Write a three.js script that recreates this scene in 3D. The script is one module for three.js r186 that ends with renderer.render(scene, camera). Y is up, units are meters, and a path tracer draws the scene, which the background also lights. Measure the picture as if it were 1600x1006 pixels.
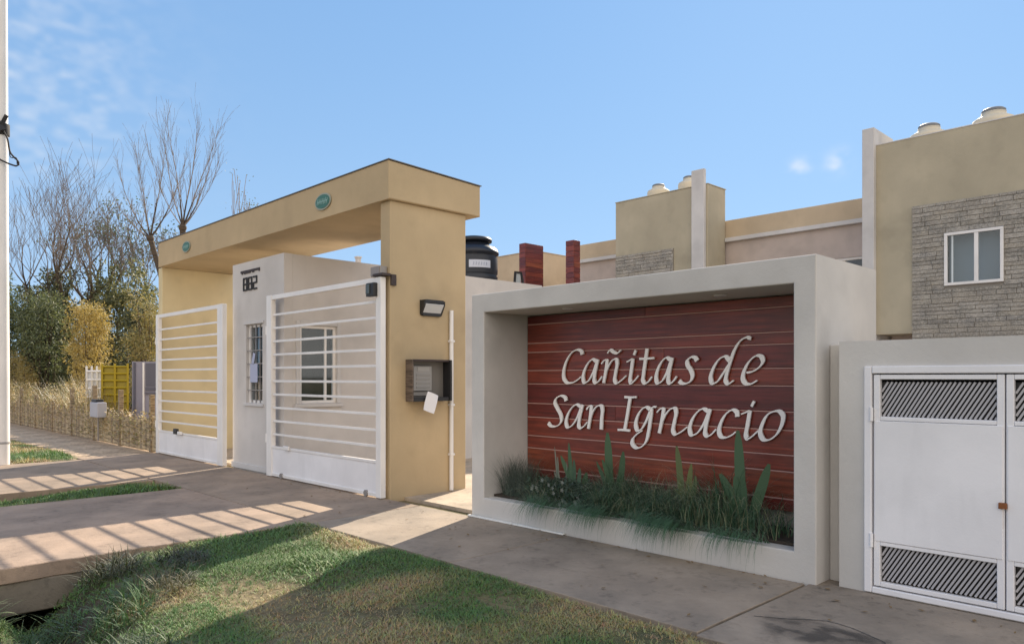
import * as THREE from 'three';
import { RoundedBoxGeometry } from 'three/addons/geometries/RoundedBoxGeometry.js';
import { mergeGeometries } from 'three/addons/utils/BufferGeometryUtils.js';

/* ------------------------------------------------------------------ camera, sky, sun, exposure */
const scene = new THREE.Scene();
const camera = new THREE.PerspectiveCamera(47.06, 1600 / 1006, 0.05, 2000);
camera.position.set(0, 1.6, 0);
camera.lookAt(-0.7147, 1.6, -0.6995);
camera.setViewOffset(1600, 1006, 0, -87, 1600, 1006);          // a lens shifted up keeps the walls upright
camera.updateProjectionMatrix();

const EXPOSURE = 1.85;
const SUN_TO = new THREE.Vector3(-0.363, 0.568, -0.932).normalize();   // direction to the sun
{
  const W = 2048, H = 1024, data = new Float32Array(W * H * 4);
  const hash = (x, y, z) => { const s = Math.sin(x * 127.1 + y * 311.7 + z * 74.7) * 43758.5453; return s - Math.floor(s); };
  const sm = t => t * t * (3 - 2 * t);
  const n3 = (x, y, z) => {
    const i = Math.floor(x), j = Math.floor(y), k = Math.floor(z), u = sm(x - i), v = sm(y - j), w = sm(z - k);
    const l = (a, b, t) => a + (b - a) * t;
    return l(l(l(hash(i, j, k), hash(i + 1, j, k), u), l(hash(i, j + 1, k), hash(i + 1, j + 1, k), u), v),
      l(l(hash(i, j, k + 1), hash(i + 1, j, k + 1), u), l(hash(i, j + 1, k + 1), hash(i + 1, j + 1, k + 1), u), v), w);
  };
  const fb = (x, y, z) => .5 * n3(x, y, z) + .27 * n3(x * 2.1, y * 2.1, z * 2.1) + .15 * n3(x * 4.3, y * 4.3, z * 4.3) + .08 * n3(x * 8.9, y * 8.9, z * 8.9);
  const zen = [.150, .300, .60], mid = [.285, .56, .95], hor = [.62, .83, 1.02];
  // two tiny clouds low on the right and a faint veil high on the left
  const puffs = [[-0.443, 0.283, -0.977, .013], [-0.406, 0.292, -1.015, .015], [-.975, .33, -.19, .16], [-.985, .25, -.12, .06]];
  for (const p of puffs) { const l = Math.hypot(p[0], p[1], p[2]); p[0] /= l; p[1] /= l; p[2] /= l; }
  for (let y = 0; y < H; y++) for (let x = 0; x < W; x++) {
    const el = ((y + .5) / H - .5) * Math.PI, az = ((x + .5) / W - .5) * 2 * Math.PI;
    const c = Math.cos(el), d = [c * Math.cos(az), Math.sin(el), c * Math.sin(az)];
    const e = Math.max(0, d[1]);
    const cs = d[0] * SUN_TO.x + d[1] * SUN_TO.y + d[2] * SUN_TO.z;
    const k1 = Math.exp(-e * 4.6), k2 = Math.exp(-e * 1.7);
    let col = [0, 1, 2].map(i => zen[i] + (mid[i] - zen[i]) * k2 + (hor[i] - mid[i]) * k1 * .8);
    const glow = Math.pow(Math.max(0, .5 + .5 * cs), 6);
    col = col.map((v, i) => v * (.9 + .20 * glow) + [.05, .045, .03][i] * Math.pow(Math.max(0, cs), 24));
    const away = d[0] * .81 - d[1] * .10 + d[2] * .57;                                                     // added bright cloud veil, out of view, to fill the shaded walls
    const veil = sm(Math.min(1, Math.max(0, (away - .02) / .45))) * (.75 + .4 * fb(d[0] * 3, d[1] * 6, d[2] * 3));
    col = col.map((v, i) => v + ([1.50, 1.38, 1.25][i] - v) * Math.min(1, .95 * veil));
    for (const p of puffs) {
      const dd = 1 - (d[0] * p[0] + d[1] * p[1] + d[2] * p[2]);
      if (dd < p[3] * p[3] * 1.5) {
        const f = Math.exp(-dd / (p[3] * p[3] * .30)) * Math.max(0, fb(d[0] * 60, d[1] * 130, d[2] * 60) * 3.4 - 1.25);
        const a = Math.min(.55, f * (p[3] > .04 ? .22 : .62));
        col = col.map(v => v + (.92 - v) * a);
      }
    }
    if (d[1] < 0) col = [.30, .29, .26];
    const o = (y * W + x) * 4;
    data[o] = col[0]; data[o + 1] = col[1]; data[o + 2] = col[2]; data[o + 3] = 1;
  }
  for (let i = 0; i < data.length; i += 4) { data[i] *= .588; data[i + 1] *= .588; data[i + 2] *= .588; }
  const sky = new THREE.DataTexture(data, W, H, THREE.RGBAFormat, THREE.FloatType);
  sky.mapping = THREE.EquirectangularReflectionMapping; sky.magFilter = sky.minFilter = THREE.LinearFilter;
  sky.wrapS = THREE.RepeatWrapping; sky.needsUpdate = true;
  scene.background = sky; scene.environment = sky;
}
const sun = new THREE.DirectionalLight(new THREE.Color().setRGB(1, .87, .69), 5);
sun.position.copy(SUN_TO).multiplyScalar(80).add(new THREE.Vector3(-10, 0, -8));
sun.target.position.set(-10, 0, -8);
sun.castShadow = true; sun.shadow.mapSize.set(4096, 4096);
Object.assign(sun.shadow.camera, { left: -45, right: 45, top: 45, bottom: -45, near: 1, far: 200 });
scene.add(sun, sun.target);

/* ------------------------------------------------------------------ helpers */
function rng(s) { return () => { s |= 0; s = s + 0x6D2B79F5 | 0; let t = Math.imul(s ^ s >>> 15, 1 | s); t = t + Math.imul(t ^ t >>> 7, 61 | t) ^ t; return ((t ^ t >>> 14) >>> 0) / 4294967296; }; }
const V = (x, y, z) => new THREE.Vector3(x, y, z);
const lerp = (a, b, t) => a + (b - a) * t, clamp = (x, a = 0, b = 1) => Math.min(b, Math.max(a, x)), sstep = (a, b, x) => { const t = clamp((x - a) / (b - a)); return t * t * (3 - 2 * t); };

function lattice(seed, per) { const r = rng(seed), a = new Float32Array(per * per); for (let i = 0; i < a.length; i++) a[i] = r(); return a; }
function tileNoise(seed, per, oct, size, sx = 1, sy = 1, gain = .5) {
  const out = new Float32Array(size * size); let amp = 1, tot = 0;
  for (let o = 0; o < oct; o++) {
    const px = Math.max(1, Math.round(per * sx)) << o, py = Math.max(1, Math.round(per * sy)) << o, P = Math.max(px, py), L = lattice(seed + o * 17, P);
    for (let y = 0; y < size; y++) {
      const fy = y / size * py, j = Math.floor(fy), v = (t => t * t * (3 - 2 * t))(fy - j), j0 = j % py, j1 = (j + 1) % py;
      for (let x = 0; x < size; x++) {
        const fx = x / size * px, i = Math.floor(fx), u = (t => t * t * (3 - 2 * t))(fx - i), i0 = i % px, i1 = (i + 1) % px;
        out[y * size + x] += amp * lerp(lerp(L[j0 * P + i0], L[j0 * P + i1], u), lerp(L[j1 * P + i0], L[j1 * P + i1], u), v);
      }
    }
    tot += amp; amp *= gain;
  }
  for (let i = 0; i < out.length; i++) out[i] /= tot;
  return out;
}
// a greyscale or tinted texture out of a function of the pixel number
function tex(size, metres, f, srgb = true) {
  const d = new Uint8Array(size * size * 4), toS = x => 255 * clamp(x <= .0031308 ? 12.92 * x : 1.055 * Math.pow(x, 1 / 2.4) - .055);
  for (let i = 0; i < size * size; i++) {
    let c = f(i, i % size, Math.floor(i / size)); if (typeof c === 'number') c = [c, c, c];
    for (let k = 0; k < 3; k++) d[i * 4 + k] = srgb ? toS(c[k]) : 255 * clamp(c[k]);
    d[i * 4 + 3] = 255;
  }
  const t = new THREE.DataTexture(d, size, size, THREE.RGBAFormat); t.wrapS = t.wrapT = THREE.RepeatWrapping;
  t.magFilter = THREE.LinearFilter; t.minFilter = THREE.LinearMipmapLinearFilter; t.generateMipmaps = true;
  t.colorSpace = srgb ? THREE.SRGBColorSpace : THREE.NoColorSpace; t.repeat.set(1 / metres, 1 / metres); t.needsUpdate = true;
  return t;
}
const N1 = tileNoise(1, 4, 6, 512), N2 = tileNoise(2, 8, 5, 512), N3 = tileNoise(3, 32, 4, 512, 1, 1, .7), N4 = tileNoise(4, 3, 5, 512, 4, 1), N5 = tileNoise(5, 3, 6, 512, 1, 16), N6 = tileNoise(6, 64, 3, 512, 1, 1, .8);
const T = {
  plaster: tex(512, 3.1, i => .80 + .20 * clamp(.5 + 1.5 * (N1[i] - .5)) * (1 - .20 * clamp((N4[i] - .54) * 5)) - .07 * clamp((N2[i] - .55) * 4)),
  plasterB: tex(512, .9, i => N2[i] * .55 + N3[i] * .3 + N6[i] * .15, false),
  concrete: tex(512, 2.7, i => { const s = clamp((N1[i] - .5) * 3.0 + .5), b = clamp((N2[i] - .5) * 3 + .5), g = N6[i]; const v = .60 + .24 * s + .16 * b - .16 * clamp((N3[i] - .58) * 6) + .12 * (g - .5); return [v, v * (.985 - .03 * s), v * (.97 - .06 * s)]; }),
  concreteB: tex(512, .7, i => N3[i] * .5 + N6[i] * .5, false),
  wood: tex(512, 1.1, i => { const g = clamp((N5[i] - .5) * 3.2 + .5), b = clamp((N1[i] - .5) * 2.4 + .5); const v = .48 + .40 * g + .2 * b; return [v, v * (.94 + .1 * b), v * .95]; }),
  woodB: tex(512, 1.1, i => N5[i], false),
  soil: tex(512, 1.3, i => { const a = clamp((N1[i] - .5) * 3 + .5), b = clamp((N3[i] - .5) * 3 + .5); const v = .5 + .3 * a + .35 * b; return [v, v * .98, v * .95]; }),
  soilB: tex(512, .9, i => N2[i] * .5 + N3[i] * .5, false),
  bark: tex(256, .7, (i, x, y) => { const k = (y * 2) * 512 + x * 2; const v = .45 + .6 * clamp((N5[k] - .5) * 3 + .5); return [v, v * .96, v * .9]; }),
  stone: tex(512, .8, i => { const a = clamp((N1[i] - .5) * 3 + .5), b = clamp((N3[i] - .5) * 3.5 + .5); const v = .5 + .25 * a + .4 * b; return [v, v * (1 - .03 * a), v * (1 - .07 * a)]; }),
  stoneB: tex(512, .35, i => N2[i] * .6 + N3[i] * .4, false),
  paint: tex(512, 1.9, i => .88 + .12 * clamp((N1[i] - .5) * 2 + .5) - .05 * clamp((N4[i] - .6) * 6)),
  rough: tex(512, 1.7, i => .35 + .5 * clamp((N2[i] - .5) * 2.4 + .5), false),
};
function mat(rgb, o = {}) { const m = new (o.phys ? THREE.MeshPhysicalMaterial : THREE.MeshStandardMaterial)(); delete o.phys; m.color.setRGB(...rgb); m.roughness = .9; m.metalness = 0; Object.assign(m, o); return m; }
const plaster = (rgb, b = .0045) => mat(rgb, { map: T.plaster, bumpMap: T.plasterB, bumpScale: b, roughness: .93 });
const concrete = rgb => mat(rgb, { map: T.concrete, bumpMap: T.concreteB, bumpScale: .004, roughness: .92 });
const M = {
  cream: plaster([.54, .415, .255]), creamHouse: plaster([.48, .425, .315]), white: plaster([.80, .77, .73]), grey: plaster([.625, .60, .57]), pink: plaster([.56, .47, .42]), tan: plaster([.58, .46, .32]),
  boothGrey: plaster([.66, .625, .60]), trim: plaster([.66, .64, .63]),
  slab: concrete([.385, .300, .232]), slabGrey: concrete([.375, .315, .255]), slabRed: concrete([.42, .320, .250]), yard: concrete([.56, .47, .37]), slabSide: concrete([.27, .24, .20]),
  gate: mat([.84, .815, .80], { map: T.paint, roughness: .42, bumpMap: T.concreteB, bumpScale: .0006 }),
  gateCool: mat([.86, .845, .865], { map: T.paint, roughness: .45, bumpMap: T.concreteB, bumpScale: .0008 }),
  black: mat([.018, .018, .02], { roughness: .5 }), darkBrown: mat([.045, .03, .028], { roughness: .6 }), dark: mat([.03, .03, .033], { roughness: .8 }),
  greyMetal: mat([.30, .275, .26], { roughness: .5, metalness: .3 }), steel: mat([.5, .5, .5], { roughness: .35, metalness: .8 }),
  flash: mat([.16, .15, .145], { roughness: .5, metalness: .3 }),
  glass: mat([.86, .92, .95], { phys: true, transmission: 1, thickness: 0, roughness: .02, ior: 1.5 }),
  lens: mat([.50, .52, .55], { roughness: .35 }), rust: mat([.23, .085, .03], { roughness: .9 }),
  slat: mat([.42, .41, .43], { roughness: .45 }),
  letter: mat([.90, .86, .84], { roughness: .4 }), paper: mat([.82, .82, .85], { roughness: .8 }),
  strip: mat([.50, .29, .25], { roughness: .5 }), tankBlack: mat([.012, .016, .026], { roughness: .42 }), tankCream: mat([.66, .58, .44], { roughness: .6 }), tankLid: mat([.17, .18, .20], { roughness: .6 }),
  bark: mat([.11, .085, .065], { map: T.bark, roughness: .95 }), barkGrey: mat([.17, .145, .12], { map: T.bark, roughness: .95 }), twig: mat([.20, .165, .14], { roughness: .95 }), twigPale: mat([.25, .21, .18], { roughness: .95 }),
  pole: mat([.84, .82, .80], { map: T.paint, roughness: .9 }), stoneWall: plaster([.32, .295, .265]),
};
M.creamLit = plaster([.72, .60, .37]);  // cream lightened to carry the light bounced onto the side wall
const planks = [[.185, .026, .018], [.235, .040, .022], [.145, .020, .017], [.275, .060, .026]].map(c => mat(c, { phys: true, map: T.wood, bumpMap: T.woodB, bumpScale: .0012, roughness: .42, clearcoat: .25, clearcoatRoughness: .3 }));
const stones = [[.40, .375, .335], [.42, .395, .355], [.37, .345, .31], [.40, .37, .325], [.43, .405, .37]].map(c => mat(c, { map: T.stone, bumpMap: T.stoneB, bumpScale: .012, roughness: .95 }));

const taken = {};
function numbered(n) { const k = taken[n] = (taken[n] ?? -1) + 1; return k ? `${n}_${String(k).padStart(3, '0')}` : n; }
// uv in metres, projected along each face's own axis
function uvm(g) {
  if (g.index) g = g.toNonIndexed();
  const p = g.attributes.position, n = g.attributes.normal, uv = new Float32Array(p.count * 2);
  for (let t = 0; t < p.count; t += 3) {
    let a = 0, b = 0, c = 0;
    for (let k = 0; k < 3; k++) { a += n.getX(t + k); b += n.getY(t + k); c += n.getZ(t + k); }
    a = Math.abs(a); b = Math.abs(b); c = Math.abs(c);
    for (let k = 0; k < 3; k++) {
      const i = t + k, x = p.getX(i), y = p.getY(i), z = p.getZ(i);
      if (b >= a && b >= c) { uv[i * 2] = x; uv[i * 2 + 1] = z; } else if (a >= c) { uv[i * 2] = z; uv[i * 2 + 1] = y; } else { uv[i * 2] = x; uv[i * 2 + 1] = y; }
    }
  }
  g.setAttribute('uv', new THREE.BufferAttribute(uv, 2));
  for (const k of Object.keys(g.attributes)) if (!['position', 'normal', 'uv', 'color'].includes(k)) g.deleteAttribute(k);
  return g;
}
function box(x0, x1, y0, y1, z0, z1, r = .006) {
  const w = Math.abs(x1 - x0), h = Math.abs(y1 - y0), d = Math.abs(z1 - z0); r = Math.min(r, w * .3, h * .3, d * .3);
  const g = r > .0008 ? new RoundedBoxGeometry(w, h, d, 1, r) : new THREE.BoxGeometry(w, h, d);
  g.translate((x0 + x1) / 2, (y0 + y1) / 2, (z0 + z1) / 2);
  return g;
}
function bar(a, b, w, d = w) { // square bar between two points
  const l = a.distanceTo(b), g = new THREE.BoxGeometry(w, l, d), q = new THREE.Quaternion().setFromUnitVectors(V(0, 1, 0), b.clone().sub(a).normalize());
  g.applyQuaternion(q); g.translate((a.x + b.x) / 2, (a.y + b.y) / 2, (a.z + b.z) / 2); return g;
}
function rod(a, b, r0, r1 = r0, n = 8, caps = true) {
  const l = a.distanceTo(b), g = new THREE.CylinderGeometry(r1, r0, l, n, 1, !caps), q = new THREE.Quaternion().setFromUnitVectors(V(0, 1, 0), b.clone().sub(a).normalize());
  g.applyQuaternion(q); g.translate((a.x + b.x) / 2, (a.y + b.y) / 2, (a.z + b.z) / 2); return g;
}
const lathe = (pts, n, x, y, z) => { const g = new THREE.LatheGeometry(pts.map(p => new THREE.Vector2(...p)), n); g.translate(x, y, z); return g; };
// wall with rectangular openings: outline in (u,v), thickness t
function wallZ(x0, x1, y0, y1, z0, z1, holes = []) {
  const s = new THREE.Shape([new THREE.Vector2(x0, y0), new THREE.Vector2(x1, y0), new THREE.Vector2(x1, y1), new THREE.Vector2(x0, y1)]);
  for (const [a, b, c, d] of holes) s.holes.push(new THREE.Path([new THREE.Vector2(a, c), new THREE.Vector2(a, d), new THREE.Vector2(b, d), new THREE.Vector2(b, c)]));
  const g = new THREE.ExtrudeGeometry(s, { depth: z1 - z0, bevelEnabled: false }); g.translate(0, 0, z0); return g;
}
function wallX(x0, x1, y0, y1, z0, z1, holes = []) { // openings given in (z,y)
  const g = wallZ(-z1, -z0, y0, y1, x0, x1, holes.map(([a, b, c, d]) => [-b, -a, c, d]));
  g.rotateY(Math.PI / 2); return g;          // (x,y,z) -> (z, y, -x)
}
function thing(name, label, category, base = [0, 0, 0], group) {
  const o = new THREE.Group(); o.name = numbered(name); o.position.set(...base); o._b = base; scene.add(o);
  o.userData = { label, category }; if (group) o.userData.group = group; return o;
}
function mesh(name, gs, m, b) {
  gs = (Array.isArray(gs) ? gs : [gs]).map(g => uvm(g)); const g = gs.length > 1 ? mergeGeometries(gs) : gs[0];
  if (b) g.translate(-b[0], -b[1], -b[2]);
  const o = new THREE.Mesh(g, m); o.name = name; o.castShadow = o.receiveShadow = true; return o;
}
function part(root, name, gs, m, label) { const b = root._b, o = mesh(name, gs, m, b); o._b = b; if (label) o.userData.label = label; root.add(o); return o; }
function single(name, label, category, gs, m, base, group) { const o = mesh(numbered(name), gs, m, base); if (base) o.position.set(...base); o.userData = { label, category }; if (group) o.userData.group = group; scene.add(o); return o; }
function struct(name, gs, m, label) { const o = mesh(numbered(name), gs, m); o.userData = { kind: 'structure' }; if (label) o.userData.label = label; scene.add(o); return o; }
// blades of grass and leaves: ribbons gathered into one geometry
class Blades {
  constructor() { this.p = []; this.n = []; this.i = []; }
  blade(x, y, z, yaw, len, w, lean, curl, segs = 3, twist = 0, mid = .0) {
    const b0 = this.p.length / 3, dx = Math.cos(yaw), dz = Math.sin(yaw); let a = lean, px = x, py = y, pz = z;
    for (let k = 0; k <= segs; k++) {
      const t = k / segs, hw = w * .5 * (mid ? Math.min(1, .6 + t * 1.2) * (1 - Math.pow(t, mid > .5 ? 8 : 3) * (mid > .5 ? .74 : .97)) : (1 - t * .92)), s = yaw + Math.PI / 2 + twist * t, sx = Math.cos(s) * hw, sz = Math.sin(s) * hw;
      this.p.push(px - sx, py, pz - sz, px + sx, py, pz + sz);
      const ny = Math.sin(a), nh = Math.cos(a); for (let q = 0; q < 2; q++) this.n.push(-dx * nh, ny, -dz * nh);
      if (k < segs) { const s0 = len / segs; px += dx * Math.sin(a) * s0; pz += dz * Math.sin(a) * s0; py += Math.cos(a) * s0; a += curl / segs; }
    }
    for (let k = 0; k < segs; k++) { const q = b0 + k * 2; this.i.push(q, q + 1, q + 2, q + 1, q + 3, q + 2); }
    return this;
  }
  quad(c, u, v) { const b = this.p.length / 3; for (const [s, t] of [[-1, 0], [0, -.5], [1, 0], [0, .5]]) { this.p.push(c.x + u.x * s + v.x * t, c.y + u.y * s + v.y * t, c.z + u.z * s + v.z * t); const n = u.clone().cross(v).normalize(); this.n.push(n.x, n.y, n.z); } this.i.push(b, b + 1, b + 2, b, b + 2, b + 3); }
  geo() {
    const g = new THREE.BufferGeometry(); g.setAttribute('position', new THREE.Float32BufferAttribute(this.p, 3)); g.setAttribute('normal', new THREE.Float32BufferAttribute(this.n, 3));
    g.setAttribute('uv', new THREE.Float32BufferAttribute(new Float32Array(this.p.length / 3 * 2), 2)); g.setIndex(this.i); return g;
  }
}
const leafMat = (c, tr = .35) => mat(c, { phys: true, side: THREE.DoubleSide, roughness: .75, transmission: tr, thickness: 0 });
const solidLeaf = c => mat(c, { side: THREE.DoubleSide, roughness: .7 });

/* ------------------------------------------------------------------ ground */
function noise2(seed) { const L = lattice(seed, 64); const at = (i, j) => L[((j % 64 + 64) % 64) * 64 + ((i % 64 + 64) % 64)]; return (x, y) => { const i = Math.floor(x), j = Math.floor(y), s = t => t * t * (3 - 2 * t), u = s(x - i), v = s(y - j); return lerp(lerp(at(i, j), at(i + 1, j), u), lerp(at(i, j + 1), at(i + 1, j + 1), u), v); }; }
const gn = noise2(91), gn2 = noise2(92);
function groundY(x, z) {
  const lawn = sstep(-4.10, -3.95, z);
  let y = -.05 + lawn * (.05 + .05 * (gn(x * 1.1, z * 1.1) - .5) + .03 * (gn2(x * 3.3, z * 3.3) - .5));
  if (x < -7.4 && x > -16.6 && z > -4.3) y = Math.min(y, x > -12.1 && x < -11.1 ? y - .02 : -.08);   // under the ramps
  const dz = z + 1.45 + .12 * Math.sin(x * 1.3), open = sstep(-4.4, -6.6, x) * (1 - .0 * x);
  y -= .52 * open * Math.exp(-dz * dz / .13) * (1 - .25 * gn(x * 2, z * 2));
  y -= .10 * sstep(-3.4, -5.5, x) * sstep(-4.0, -2.0, z) * (1 - sstep(-1, .6, z));
  if (z < -4.3 || (x < -16.3)) y = Math.min(y, -.03) ;
  if (x > -2.45 && z < -3.9) y = Math.min(y, -.06);
  return y;
}
const isDirt = (x, z) => sstep(-16.1, -17.0, x) * (1 - sstep(-4.15, -3.9, z + .25 * (gn(x, z * 2) - .5)) * sstep(-24, -22, x));
{
  const xs = [], zs = [];
  const fill = (arr, a, b, st) => { for (let v = a; v < b - 1e-6; v += st) arr.push(v); };
  fill(xs, -900, -60, 60); fill(xs, -60, -18, 1.5); fill(xs, -18, -8, .25); fill(xs, -8, -1.8, .07); fill(xs, -1.8, 12, 1); fill(xs, 12, 900, 74); xs.push(900);
  fill(zs, -900, -40, 60); fill(zs, -40, -6, 2); fill(zs, -6, -4.4, .4); fill(zs, -4.4, .4, .07); fill(zs, .4, 10, 1); fill(zs, 10, 900, 74); zs.push(900);
  const p = [], c = [], uv = [], idx = [], nx = xs.length;
  for (const z of zs) for (const x of xs) {
    p.push(x, groundY(x, z), z); uv.push(x, z);
    const d = isDirt(x, z), dry = clamp((gn(x * .9 + 7, z * .9) - .42) * 3.2);
    const g = [lerp(.105, .235, dry), lerp(.105, .185, dry), lerp(.045, .100, dry)], s = [.55, .42, .30];
    const bank = sstep(-4.9, -6.0, x) * Math.exp(-Math.pow((z + 1.55) / .75, 2)) * (x > -7.6 ? 1 : 0) * clamp(.3 + 1.2 * gn(x * 3, z * 3));
    c.push(...g.map((v, i) => lerp(lerp(v, s[i], d), [.062, .048, .033][i], .95 * bank)));
  }
  for (let j = 0; j < zs.length - 1; j++) for (let i = 0; i < nx - 1; i++) { const a = j * nx + i; idx.push(a, a + nx, a + 1, a + 1, a + nx, a + nx + 1); }
  const g = new THREE.BufferGeometry(); g.setAttribute('position', new THREE.Float32BufferAttribute(p, 3)); g.setAttribute('color', new THREE.Float32BufferAttribute(c, 3)); g.setAttribute('uv', new THREE.Float32BufferAttribute(uv, 2)); g.setIndex(idx); g.computeVertexNormals();
  const m = mat([1, 1, 1], { vertexColors: true, map: T.soil, bumpMap: T.soilB, bumpScale: .02, roughness: 1 });
  const o = new THREE.Mesh(g, m); o.name = 'ground'; o.userData = { kind: 'structure' }; o.receiveShadow = true; scene.add(o);
}
// concrete: slabs with open joints between them
struct('culvert_beam', box(-10.9, -7.43, -.42, -.135, -2.9, -.3, .02), M.slabSide);
{ // the near driveway: its edge by the ditch is chipped
  const r = rng(17), sh = new THREE.Shape([new THREE.Vector2(-10.98, .25), new THREE.Vector2(-10.98, 4.09), new THREE.Vector2(-7.40, 4.09)]);
  for (let z = 4.0; z > .3; z -= .035 + .05 * r()) sh.lineTo(-7.40 - (z < 3.3 ? .045 * r() * r() + .05 * Math.max(0, gn(z * 3, 44) - .55) : .004 * r()), z);
  sh.lineTo(-7.40, .25);
  const g = new THREE.ExtrudeGeometry(sh, { depth: .12, bevelEnabled: true, bevelThickness: .008, bevelSize: .008, bevelOffset: -.008, bevelSegments: 1 }); g.rotateX(-Math.PI / 2); g.translate(0, -.128, 0); g.computeVertexNormals();
  struct('driveway', g, M.slabRed);
}
struct('driveway', box(-16.25, -12.22, -.24, -.002, -4.09, -.25, .012), M.slab);
struct('pavement', [box(-16.60, -12.23, -.2, 0, -5.64, -4.105, .008), box(-12.215, -7.41, -.2, 0, -5.64, -4.105, .008)], M.slab);
struct('pavement', [box(-7.395, -4.96, -.2, 0, -5.64, -4.10, .008), box(-4.948, -2.51, -.2, .001, -5.64, -4.09, .008)], M.slabGrey);
struct('apron', [box(-2.485, .9, -.2, .004, -5.90, -4.03, .012), box(.915, 5, -.2, .004, -5.90, -4.03, .012)], M.slabGrey);
struct('yard', box(-16.45, 6, -.2, -.004, -40, -5.912, .002), M.yard);
struct('road', box(-300, 300, -.3, -.06, 1.6, 8.2, .01), mat([.055, .054, .053], { map: T.concrete, bumpMap: T.concreteB, bumpScale: .006 }));

/* ------------------------------------------------------------------ gateway: long flat canopy carried by a pillar and a side wall */
{
  const g = thing('entrance_canopy', 'long mustard yellow flat canopy with square pillar over the two white gates', 'canopy', [-12.3, 0, -6.3]);
  // roof beam, its top falling a little to the rear
  const x0 = -16.52, x1 = -8.05, zf = -5.62, zb = -7.23, yb = 3.95, ytf = 4.455, ytb = 4.39;
  const pr = new THREE.Shape([new THREE.Vector2(-zf, yb), new THREE.Vector2(-zb, yb), new THREE.Vector2(-zb, ytb), new THREE.Vector2(-zf, ytf)]);
  const rg = new THREE.ExtrudeGeometry(pr, { depth: x1 - x0 - .02, bevelEnabled: true, bevelThickness: .01, bevelSize: .01, bevelOffset: -.01, bevelSegments: 1 });
  rg.rotateY(Math.PI / 2); rg.translate(x0 + .01, 0, 0);
  part(g, 'roof_beam', rg, M.cream);
  const fl = new THREE.BoxGeometry(x1 - x0 + .03, .012, zf - zb + .03); fl.rotateX(-Math.atan2(ytf - ytb, zf - zb)); fl.translate((x0 + x1) / 2, (ytf + ytb) / 2 + .0105, (zf + zb) / 2);
  part(g, 'roof_flashing', fl, M.flash);
  part(g, 'pillar', box(-8.335, -8.11, -.1, 3.949, -7.0, -5.68, .012), M.cream);
  part(g, 'side_wall', box(-16.72, -16.49, -.1, 3.949, -12.0, -5.69, .012), M.creamLit);
}
// two oval plaques on the front of the canopy
for (const [x, y, s, label] of [[-9.70, 4.185, .74, 'green and white oval plaque on the canopy front, nearer the pillar'], [-14.93, 4.185, .66, 'green and white oval plaque at the far left end of the canopy front']]) {
  const p = thing('oval_plaque', label, 'plaque', [x, y, -5.61]);
  const oval = (w, h, d, z) => { const sh = new THREE.Shape(); const r = h * .42; sh.absellipse(0, 0, w, h, 0, Math.PI * 2); const e = new THREE.ExtrudeGeometry(sh, { depth: d, bevelEnabled: false, curveSegments: 20 }); e.translate(x, y, z); return e; };
  part(p, 'plate', oval(.30 * s, .165 * s, .012, -5.612), mat([.34, .36, .30], { roughness: .6 }));
  part(p, 'green_face', oval(.265 * s, .135 * s, .006, -5.600), mat([.05, .16, .12], { roughness: .5 }));
  const w = []; // the stripe of illegible pale lettering across the oval
  const r = rng(5); for (let k = 0; k < 7; k++) { const cx = x - .18 * s + k * .06 * s; w.push(bar(V(cx - .012, y - .045 * s - .01 * r(), -5.591), V(cx + .018, y + .04 * s + .02 * r(), -5.591), .02 * s, .005)); }
  w.push(box(x - .2 * s, x + .2 * s, y - .008, y + .008, -5.595, -5.5905, 0));
  part(p, 'lettering', w, mat([.24, .40, .37], { roughness: .5 }));
}

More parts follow.
